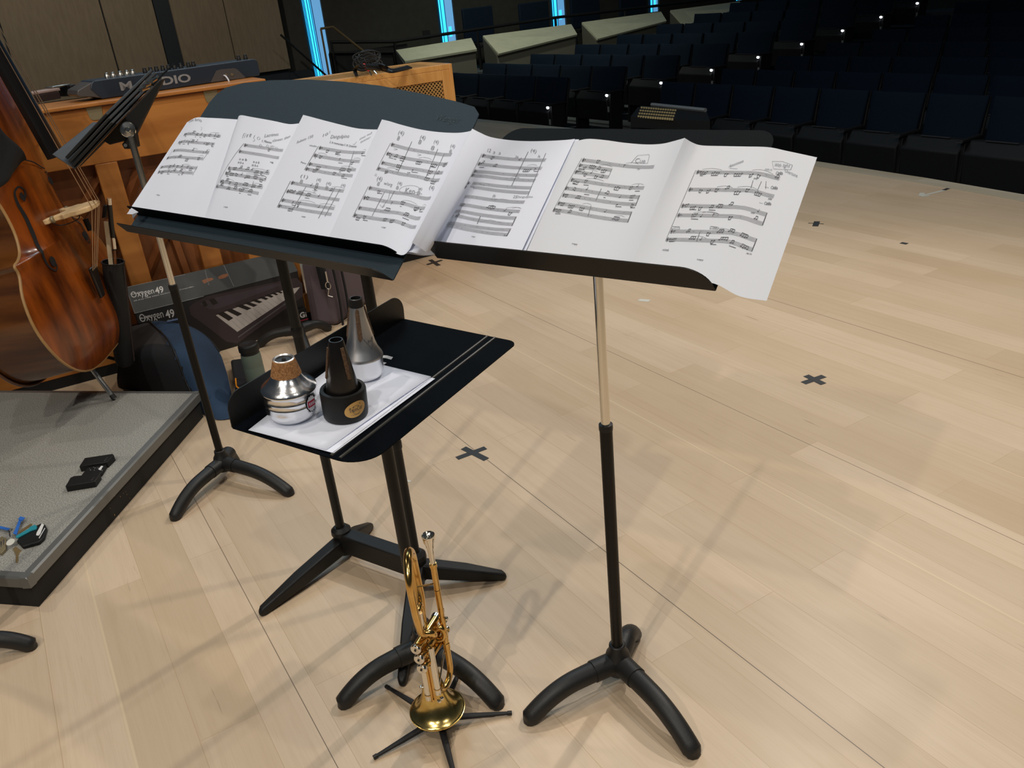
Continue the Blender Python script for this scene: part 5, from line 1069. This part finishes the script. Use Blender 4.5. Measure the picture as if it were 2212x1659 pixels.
# wallet and keys
r = root('wallet', 'black folded wallet lying at the left front corner of the platform under a teal stick', 'wallet', Z(70, 1160, zt))
mb = MB(); zprism(mb, [(45, 1152), (88, 1130), (97, 1132), (101, 1140), (95, 1160), (84, 1170), (48, 1180), (36, 1168)], zt, zt+.012); part('cover', mb, M['black'], r, bev=.003)
mb = MB(); zprism(mb, [(90, 1131), (95, 1133), (87, 1153), (83, 1157), (78, 1156), (79, 1151)], zt+.012, zt+.0128); part('white_tab', mb, M['white'], r, flat=True)
mb = MB(); zprism(mb, [(96.5, 1140), (97.5, 1141), (85, 1163), (83.5, 1162)], zt+.012, zt+.0126); part('white_edge', mb, M['white'], r, flat=True)
r = root('key_ring', 'bunch of keys with round silver tag and blue strap on the platform beside the wallet', 'keys', Z(23, 1160, zt))
mb = MB(); c = Z(23, 1171.5, zt+.016); mb.lathe([(.0001, 0), (.0118, 0), (.0118, .0015), (.0001, .0015)], c, nrm([0, -.35, 1]), 28); part('round_tag', mb, M['tapew'], r)
mb = MB(); mb.tube([Z(20, 1147, zt+.016), Z(22, 1160, zt+.016)], .0020, 8); part('chain', mb, M['silver'], r)
mb = MB(); zprism(mb, [(28, 1152), (33, 1142), (41, 1122), (46, 1124), (40, 1142), (36, 1155)], zt+.010, zt+.0116); zprism(mb, [(39, 1121), (44, 1115), (54, 1118), (48, 1125)], zt+.012, zt+.0136); part('blue_strap', mb, M['blue'], r, flat=True)
mb = MB(); zprism(mb, [(-8, 1136), (0, 1136), (22, 1141), (20, 1146), (0, 1141.5), (-8, 1141)], zt+.008, zt+.0096); part('blue_strap', mb, M['blue'], r, flat=True)
mb = MB(); zprism(mb, [(33, 1158), (63, 1141), (64, 1138), (76, 1133), (80, 1137), (78, 1142), (66, 1146), (36, 1162)], zt+.0128, zt+.017); part('teal_stick', mb, M['teal'], r, bev=.0006)
mb = MB(); zprism(mb, [(38, 1149), (66, 1131), (70, 1133), (42, 1152)], zt+.0128, zt+.0145); part('orange_key', mb, M['keygold'], r, flat=True)
mb = MB(); zprism(mb, [(27, 1185), (34, 1180), (46, 1189), (41, 1194), (39.5, 1198), (39, 1213), (36, 1215), (33.5, 1213), (34, 1198)], zt, zt+.0028); part('brass_key', mb, M['keygold'], r, bev=.0004)
mb = MB(); zprism(mb, [(-6, 1165), (4, 1158), (13, 1162), (12, 1185), (2, 1195), (-6, 1190)], zt, zt+.010); part('key_bundle', mb, M['brassold'], r, bev=.001)
for u0, v0, u1, v1 in ((2, 1170, 4, 1190), (8, 1166, 8, 1186)):
    mb = MB(); mb.tube([Z(u0, v0, zt+.012), Z(u1, v1, zt+.006)], .0020, 6); part('key', mb, M['steel'], r)
mb = MB(); c = Z(22, 1145, zt+.014); mb.tube([c+A(.006*math.cos(t), .006*math.sin(t), 0) for t in np.linspace(0, 2*PI, 20)], .0010, 6); part('split_ring', mb, M['silver'], r)
# ================================================================ BOXES AND BAGS
f0 = Z(489, 755); f1 = Z(668, 702); bd_ = nrm(f1-f0); bq = A(-bd_[1], bd_[0], 0)
def BF(u, v, off=0.): return PL(u, v, f0+bq*off, bq)
T0 = BF(291, 677); T1 = BF(650, 585); zT = .5*(T0[2]+T1[2]); F0 = A(T0[0], T0[1], 0); F1 = f1
KB0 = PP(272, 621, -.035); KB1 = PP(620, 541, -.035)
r = root('keyboard_box', 'black cardboard box with a printed piano-key picture, leaning against the piano', 'cardboard box', .5*(F0+F1))
w_ = F1-F0
q0, q1 = F0+A(0, 0, zT), F1+A(0, 0, zT); tn = nrm(np.cross(q1-q0, KB0-q0)); tn = tn if tn[2] > 0 else -tn; KB1 = PL(620, 541, q0, tn); g0, g1 = A(KB0[0], KB0[1], .0)-pb*.03, A(KB1[0], KB1[1], .0)-pb*.03
mb = MB(); mb.add([F0, F1, g1, g0, q0, q1, KB1, KB0], [(0, 3, 2, 1), (4, 5, 6, 7), (0, 1, 5, 4), (1, 2, 6, 5), (2, 3, 7, 6), (3, 0, 4, 7)]); ctn = part('carton', mb, M['boxface'], r, bev=.004)
def ZT(u, v, off=.002): return PL(u, v, q0+tn*off, tn)
mb = MB(); mb.prism([q0+tn*.0006, q1+tn*.0006, KB1+tn*.0006, KB0+tn*.0006], tn*.0012); part('lid', mb, M['boxtop'], r, flat=True)
def onf(mb, px, k=0, off=-.001): mb.add([BF(u, v, off) for u, v in px], [tuple(range(len(px)))], k)
mb = MB()
onf(mb, [(408, 664), (418, 655), (448, 640), (640, 600), (653, 612), (655, 640), (512, 742), (489, 738), (440, 700), (411, 680)], 0)
onf(mb, [(466, 681), (612, 627), (648, 620), (637, 634), (512.6, 717)], 1, -.0016)
for a, b, c_, d_ in [((470, 678), (482, 673), (504, 687), (494, 693)), ((487, 670), (499, 666), (523, 678), (513, 683)), ((509, 661), (521, 657), (543, 666), (534, 670)), ((527, 655), (537, 652), (556, 659), (548, 663)), ((542, 649), (551, 646), (567, 652), (560, 655)), ((559, 643), (567, 640), (580, 645), (574, 648)), ((572, 638), (580, 635), (591, 640), (586, 643)), ((585, 634), (591, 631), (601, 636), (597, 638)), ((597, 630), (603, 628), (611, 632), (607, 634))]:
    onf(mb, [a, b, c_, d_], 2, -.0022)
for i in range(14):
    t = i/14; a = np.array([512.6-8+ (637-512.6)*t*1.0, 717-6.5-(717-634)*t]); onf(mb, [(a[0]-14*(1-.6*t), a[1]-12*(1-.6*t)), (a[0]-13.4*(1-.6*t), a[1]-12.4*(1-.6*t)), (a[0]+8.2, a[1]+6), (a[0]+7.4, a[1]+6.4)], 3, -.0019)
onf(mb, [(430, 656), (452, 646), (600, 612), (606, 616), (470, 668), (452, 668)], 4, -.0016)
onf(mb, [(436, 652), (443, 649), (449, 660), (441, 663)], 2, -.0022); onf(mb, [(451, 647), (463, 644), (471, 655), (460, 659)], 2, -.0022)
onf(mb, [(514, 727), (620, 652), (622, 654), (515, 730)], 5, -.0018)
part('printed_picture', mb, [M['boxplum'], M['keywhite'], M['boxface'], M['greyprint'], mat('printed_panel_plum', (.055, .045, .06), .5), mat('printed_edge', (.10, .09, .10), .5)], ctn, flat=True)
mb = MB()
def ftext(s, u0, v0, u1, v1, h, bold=0.): 
    a, b = BF(u0, v0, -.002), BF(u1, v1, -.002); put_text(mb, s, a, b-a, A(0, 0, h), bold=bold)
ftext('Oxygen', 305.5, 702, 356, 690.5, .050); ftext('49', 360, 688.5, 379, 684.5, .040, .02); ftext('M-AUDIO', 304, 690, 330, 684.5, .010, .03); ftext('49-Key USB MIDI Controller with', 327, 703, 376, 692, .009)
part('lettering', mb, M['white'], ctn, flat=True); mb = MB()
a, b = ZT(286, 648), ZT(335, 637.5); up_ = ZT(281, 631)-a
put_text(mb, 'Oxygen', a, b-a, up_); a, b = ZT(337, 635.5), ZT(355, 631.5); put_text(mb, '49', a, b-a, up_*.85, bold=.02)
a, b = ZT(282.5, 636.5), ZT(308, 631); put_text(mb, 'M-AUDIO', a-up_*.05, b-a, up_*.18, bold=.03)
a, b = ZT(289, 652), ZT(420, 620); put_text(mb, '49-Key USB MIDI Performance Controller', a, b-a, up_*.16)
part('lettering', mb, M['white'], ctn, flat=True)
mb = MB()
for px in (((436, 606), (448, 601), (459, 600), (461, 604), (449, 609), (441, 613)), ((471, 598), (480, 593), (491, 591), (493, 596), (484, 601), (473, 603))): mb.add([ZT(u, v) for u, v in px], [tuple(range(len(px)))])
part('torn_hole', mb, M['pianod'], r, flat=True)
mb = MB()
for a, b in (((443, 584), (451, 616)), ((483, 572), (505, 618)), ((291, 677), (440, 640)), ((272, 621), (291, 677)), ((272, 621), (400, 593))): 
    a, b = ZT(*a), ZT(*b); mb.tube([a, b], .0012, 4)
part('creased_edge', mb, M['greyprint'], r)
mb = MB(); zprism(mb, [(540, 720), (560, 716), (565, 732), (543, 738)], 0, .001); part('floor_tag', mb, M['tapew'], None, flat=True, loc=Z(552, 727), label='pale square of tape on the floor in front of the keyboard box', cat='tape mark')
# small black box with a round logo
g0 = Z(648, 712); r = root('small_black_box', 'small black box with a red-and-white logo at the right end of the keyboard box', 'box', g0)
mb = MB(); h_ = PL(650, 668, g0, bq)[2]; mb.box(g0, bd_*.055, bq*.025, A(0, 0, h_)); part('body', mb, M['black'], r, bev=.004)
mb = MB(); o = g0-bq*.001+A(0, 0, h_*.55); put_text(mb, 'G', o+bd_*.014, bd_*.026, A(0, 0, .030), bold=.04); put_text(mb, 'i', o+bd_*.044, bd_*.004, A(0, 0, .024)); part('logo', mb, M['white'], r, flat=True)
mb = MB(); mb.box(o+bd_*.008-A(0, 0, .014), bd_*.044, -bq*.001, A(0, 0, .004)); part('logo_underline', mb, M['sticker'], r, flat=True)
# purple padded case
def hexa(name, mats, rt, top, bot, bev=.02): 
    mb = MB(); mb.add([*bot, *top], [(0, 3, 2, 1), (4, 5, 6, 7), (0, 1, 5, 4), (1, 2, 6, 5), (2, 3, 7, 6), (3, 0, 4, 7)]); return part(name, mb, mats, rt, bev=bev)
b0 = Z(730, 706); b1 = Z(815, 642); bb = nrm(b1-b0); bn2 = A(-bb[1], bb[0], 0)
r = root('padded_case', 'dark purple padded instrument case on the floor behind the wide music stand', 'case', b0)
hz_ = .34
P4 = [b0, b1, b1+bn2*.20, b0+bn2*.16]; hexa('body', M['purple'], r, [p+A(0, 0, hz_)+(c-p)*.06 for p, c in zip(P4, [sum(P4)/4]*4)], P4, .03)
mb = MB()
for i in range(2): mb.tube([catm([p-bn2*.012, p-bn2*.02+A(0, 0, .15), p-bn2*.015+A(0, 0, hz_)], t) for p in [b0+bb*(.03+.07*i)] for t in np.linspace(0, 1, 8)], .012, 6, flat=.5)
part('strap', mb, M['blackcloth'], r)
mb = MB(); mb.tube([b0-bb*.05+A(0, 0, .36), b0-bb*.04+A(0, 0, .22)], .022, 8); part('shoulder_strap', mb, M['blackcloth'], r)
mb = MB(); c = b0-bb*.06-bn2*.03+A(0, 0, .24); mb.tube([c+A(.012*math.cos(t), 0, .018*math.sin(t)) for t in np.linspace(0, 2*PI, 14)], .003, 6); mb.tube([c+A(0, 0, .018), c+A(0, 0, .07)], .005, 8); mb.tube([c-A(0, 0, .018), c-A(0.01, 0, .05), c-A(-.012, 0, .06)], .003, 6); part('snap_hook', mb, M['steel'], r)
# canvas bag
rows = [[(268, 716, 3.62), (300, 703, 3.60), (345, 699, 3.58), (395, 703, 3.55), (445, 728, 3.50), (474, 762, 3.46)],
        [(262, 738, 3.45), (300, 728, 3.42), (350, 716, 3.40), (408, 722, 3.37), (462, 765, 3.34), (490, 806, 3.32)],
        [(258, 775, 3.33), (300, 765, 3.27), (350, 757, 3.24), (408, 770, 3.22), (468, 826, 3.20), (502, 862, 3.20)]]
Q = [[YD(*p) for p in rw] for rw in rows]
bt = [Z(u, v, .004) for u, v in ((255, 836), (300, 846), (350, 858), (408, 876), (462, 905), (508, 903))]; Q.insert(3, [a*.45+b*.55+A(0, -.02, 0) for a, b in zip(Q[2], bt)]); Q.append(bt)
bkq = [A(q_[0]-.03, q_[1]+.02, .004) for q_ in Q[0]]; Q.insert(0, bkq)
r = root('canvas_bag', 'slumped charcoal canvas bag with a navy side panel, behind the grey platform', 'bag', sum(bt)/6)
def bagp(a, t): return catm([catm(rw, a) for rw in Q], t)
nu, nv = 30, 26
mb = MB(); mb.grid(lambda a, t: bagp(a, t)+A(0, 0, .006*math.sin(17*a+6*t)*math.sin(PI*t)), nu, nv, 0)
for j in range(nv):
    for i in range(nu):
        a, t = (i+.5)/nu, (j+.5)/nv; lim = .30+.55*max(0, t-.25); mb.m[j*nu+i] = (1 if a > lim else (0 if t < .55 else 2))
for s_ in (0, 1): mb.add([bagp(s_, t/12) for t in range(13)], [tuple(range(13)) if s_ else tuple(range(13))[::-1]], 2 if s_ == 0 else 1)
part('shell', mb, [M['greycloth'], M['navy'], M['blackcloth']], r, ang=80)
mb = MB(); mb.tube([bagp(.30+.55*max(0, t-.25), t)+A(0, -.003, .006) for t in np.linspace(.15, .9, 24)], .0035, 6); mb.tube([bagp(a, .22)+A(0, 0, .004) for a in np.linspace(0, 1, 24)], .003, 6); part('piping', mb, M['black'], r)
mb = MB(); c = bagp(.46, .30)+A(0, 0, .007); mb.tube([c, c+A(.05, .02, .0)], .005, 6); part('zip_pull', mb, mat('blue_grey_piping', (.06, .10, .20), .6), r)
# pouch, orange loop, bottle
r = root('black_pouch', 'flat black pouch with an orange loop on the floor beside the green bottle', 'pouch', Z(515, 830))
mb = MB(); zprism(mb, [(497, 776), (528, 772), (560, 850), (545, 880), (512, 872)], 0, .05); part('body', mb, M['blackcloth'], r, bev=.012)
mb = MB(); mb.tube([Z(509, 818, .055), Z(509.5, 826, .055), Z(511, 835, .055), Z(516, 839, .055), Z(521, 838, .055)], .0035, 8); part('orange_loop', mb, M['orange'], r)
bs = Z(562, 850); r = root('bottle', 'sage green flask with a black screw cap on the floor behind the low music stand', 'bottle', bs)
hb = VT(534, 742, bs)[2]
mb = MB(); mb.lathe([(0, 0), (.038, 0), (.041, .004), (.041, hb*.55), (.0405, hb*.56), (.0405, hb*.575), (.041, hb*.585), (.041, hb*.72), (.0395, hb*.80), (.039, hb*.81), (0, hb*.81)], bs, seg=32); part('body', mb, M['bottle'], r, ang=50)
mb = MB(); mb.lathe([(.036, hb*.80), (.0375, hb*.82), (.0375, hb*.86), (.042, hb*.87), (.042, hb*.965), (.040, hb*.985), (.034, hb), (.030, hb*.995), (0, hb*.98)], bs, seg=32); part('cap', mb, M['black'], r, ang=50)
# ================================================================ OTHER STANDS
h3 = A(-1.027, 2.542, 0)
r = root('music_stand', 'music stand at the left with its black desk seen edge-on, before the piano', 'music stand', h3, 'tripod music stands')
tripod(r, h3, [TH(372, 1115), TH(628, 1060), TH(506, 992)], hz=.060)
z3 = VT(378, 622, h3)[2]; pole(r, h3, .09, z3+.01, .0128, 'brownblack', 'lower_pole')
mb = MB(); mb.lathe([(.0135, z3-.004), (.014, z3), (.0135, z3+.012), (.010, z3+.014)], h3, seg=20); part('pole_collar', mb, M['black'], r)
zt3 = VT(285, 318, h3)[2]; pole(r, h3, z3, zt3+.03, .0098, 'chrome', 'upper_pole')
Y3 = lambda u, v, y=2.542: YD(u, v, y)
N0, N1, Fa, Fb = Y3(162, 366, 2.46), Y3(252, 268, 2.50), Y3(350, 168, 2.86), Y3(262, 262, 2.86)
dn_ = nrm(np.cross(N1-N0, Fb-N0)); dn_ = dn_ if dn_[0] < 0 else -dn_
mb = MB(); mb.prism([N0, N1, Fa, Fb], dn_*.003); part('desk', mb, M['black'], r, flat=True)
l0, l1 = Y3(113, 334, 2.46), Y3(200, 265, 2.86); mb = MB(); mb.prism([N0, Fb, l1, l0], nrm(np.cross(Fb-N0, l0-N0))*.002); part('lip', mb, M['deskgrey2'], r, flat=True, label='grey lip of the desk')
mb = MB(); mb.prism([Y3(u, v, 2.56) for u, v in ((168, 362), (346, 172), (353, 170), (294, 289), (288, 300), (237, 313), (225, 306))], A(0, .02, 0)); part('side_plate', mb, M['black'], r, bev=.002)
mb = MB(); mb.prism([Y3(u, v, 2.545) for u, v in ((272, 300), (290, 280), (297, 318), (285, 322), (268, 322), (263, 312))], A(0, .025, 0)); part('pole_clamp', mb, M['black'], r, bev=.002)
mb = MB(); c = Y3(276, 280, 2.545); mb.lathe([(0, 0), (.021, 0), (.022, .002), (.020, .004), (.008, .006), (.006, .009), (0, .009)], c, nrm(CAMP-c), 28); part('clamp_knob', mb, M['chrome'], r)
mb = MB(); c = Y3(271, 314, 2.54); mb.lathe([(0, 0), (.005, 0), (.005, .003), (0, .003)], c, nrm(CAMP-c), 12); part('bolt', mb, M['steel'], r)
r = root('folder', 'thick black folders leaning on the edge-on music stand at the left', 'folder', Y3(240, 270, 2.5))
for i in range(3):
    o_ = dn_*(.006+.012*i); a_ = .06*i; mb = MB(); mb.prism([N0+(N1-N0)*.02+o_+(Fb-N0)*a_*.2, N0+(N1-N0)*(.97+.01*i)+o_+(Fb-N0)*a_*.2, Fa+o_-(Fa-Fb)*.01, Fb+o_-(Fb-N0)*.02], dn_*.009); part('cover', mb, M['black'] if i != 1 else M['black_matte'], r, bev=.002)
mb = MB(); c = Y3(318, 186, 2.66)
for i, (du, dv) in enumerate(((0, 0), (8, -7), (15, -10), (-8, 9))): mb.tube([Y3(312+du, 186+dv, 2.64), Y3(326+du*.7, 180+dv, 2.70)], .0055, 7)
part('metal_clip', mb, M['silver'], r)
mb = MB(); mb.tube([Y3(330, 184, 2.7), Y3(352, 160, 2.75), Y3(389, 127, 2.8)], [.003, .0028, .0010], 8); part('pencil', mb, M['desk_grey'], None, loc=Y3(350, 160, 2.75), label='thin dark pencil pointing up out of the folders on the left stand', cat='pencil')
hf = Z(650, 737); r = root('music_stand', 'distant music stand whose curved feet show between the keyboard box and the wide stand', 'music stand', hf, 'tripod music stands')
tripod(r, hf, [Z(556, 745, .012), Z(712, 708, .012), Z(668, 772, .012)], hz=.06); pole(r, hf, .09, .82, .0125, 'brownblack')
dk = dict(c=hf+A(-.14, -.04, .76), ax=nrm([.95, -.3, 0]), ay=nrm([.2, .63, .75])); dk['n'] = np.cross(dk['ax'], dk['ay'])
mb = MB(); mb.prism([dk['c']+dk['ax']*x+dk['ay']*y for x, y in ((-.05, 0), (.30, 0), (.30, .16), (-.05, .16))], dk['n']*.003); part('desk', mb, M['desk_dark'], r, flat=True)
hg = Z(-105, 1440); r = root('music_stand', 'music stand outside the left edge, only one black foot showing on the floor', 'music stand', hg, 'tripod music stands')
tripod(r, hg, [Z(72, 1388, .016), hg+A(-.16, .16, 0), hg+A(.02, -.22, 0)], hz=.060); pole(r, hg, .09, .9, .0128, 'brownblack')
# ================================================================ FLOOR MARKS
def bar(mb, a, b, w, z_=.0008, h=.0003):
    a, b = Z(*a)*A(1, 1, 0), Z(*b)*A(1, 1, 0); d = nrm(b-a); s_ = A(-d[1], d[0], 0)*w/2; mb.prism([a-s_+A(0, 0, z_), b-s_+A(0, 0, z_), b+s_+A(0, 0, z_), a+s_+A(0, 0, z_)], A(0, 0, h))
def tape(label, bars, m='tape', w=.024):
    mb = MB()
    for i, (a, b, *ww) in enumerate(bars): bar(mb, a, b, ww[0] if ww else w, .0006+.0004*i)
    c = Z(*bars[0][0]); part('tape_mark', mb, M[m], None, flat=True, loc=(c[0], c[1], 0), label=label, cat='tape mark', group='tape marks on the stage floor')
tape('black tape cross on the floor just right of the low music stand', [((987, 990.5), (1049, 967.5)), ((1001, 968), (1051, 993))])
tape('black tape cross on the open floor at the right, the largest one there', [((1735, 828), (1780, 812.5)), ((1741, 811.5), (1779, 830))], w=.027)
tape('small black tape cross under the gap between the two desks', [((922, 572), (955, 562)), ((929, 561.5), (948, 574))], w=.026)
tape('thin black tape cross beside the overhanging sheet at the right', [((1746, 482), (1779, 484), .010), ((1761, 489), (1765, 478.5), .034)])
tape('lone short piece of black tape near the far right floor edge', [((1946, 524.5), (1960, 527), .028)])
tape('white tape arrow near the stage edge at the upper right', [((2040, 411), (1992, 423), .022), ((2008, 423), (1990, 424.5), .018), ((1992, 417), (1990, 424), .030)], 'tapew')
tape('black tape strip ending at the stage edge, continuing the white arrow', [((2067, 400.5), (2038, 411), .026), ((2069, 399), (2060, 404), .030)])
tape('small white printed scrap stuck on the floor left of the chrome pole shadow', [((1380, 648), (1403, 650), .030)], 'tapew')
tape('tiny white flake on the floor behind the low stand pole', [((879, 1038), (887, 1041), .010)], 'tapew')
# ================================================================ MIXING DESK IN THE HOUSE
zx = .20
r = root('mixing_desk', 'black mixing desk with rows of small lit knobs in front of the first seats', 'mixing desk', Z(1440, 262, -.1))
mb = MB(); mb.prism([Z(u, v, zx) for u, v in ((1362, 252), (1378, 231), (1526, 239), (1534, 262))], A(0, 0, -.10)); part('console', mb, M['dark'], r, flat=True)
mb = MB(); mb.prism([Z(u, v, zx-.1) for u, v in ((1362, 254), (1380, 240), (1526, 245), (1534, 268))], A(0, 0, -.60)); part('table', mb, M['dark'], r, flat=True)
mb = MB()
for j in range(4):
    for i in range(15):
        u = 1386+i*5.2-(j*2.2); v = 233+j*6.2+i*.42; c = Z(u, v, zx+.004); mb.cbox(c, A(.016, 0, 0), A(0, .016, 0), A(0, 0, .02))
part('fader_knobs', mb, mat('lit_knobs', (.35, .29, .16), .5, emit=(.5, .38, .16), estr=.12), r, flat=True, kind='stuff')
mb = MB(); a, b = Z(1408, 226, zx+.02), Z(1524, 238, zx+.02); mb.tube([a, b], .02, 6); part('meter_bar', mb, M['greyprint'], r)
zn = lambda u, v: PL(u, v, Z(1362, 254, zx-.1)-n_*.02, nrm(np.cross(Z(1534, 268, zx-.1)-Z(1362, 254, zx-.1), A(0, 0, 1))))
mb = MB()
for u0, v0, u1, v1 in ((1374, 258, 1393, 267), (1425, 261.5, 1445, 271), (1452, 266, 1460, 271)): mb.add([zn(u0, v0), zn(u1, v0+1), zn(u1, v1), zn(u0, v1-1)], [(0, 1, 2, 3)])
part('white_label', mb, M['greyprint'], r, flat=True)
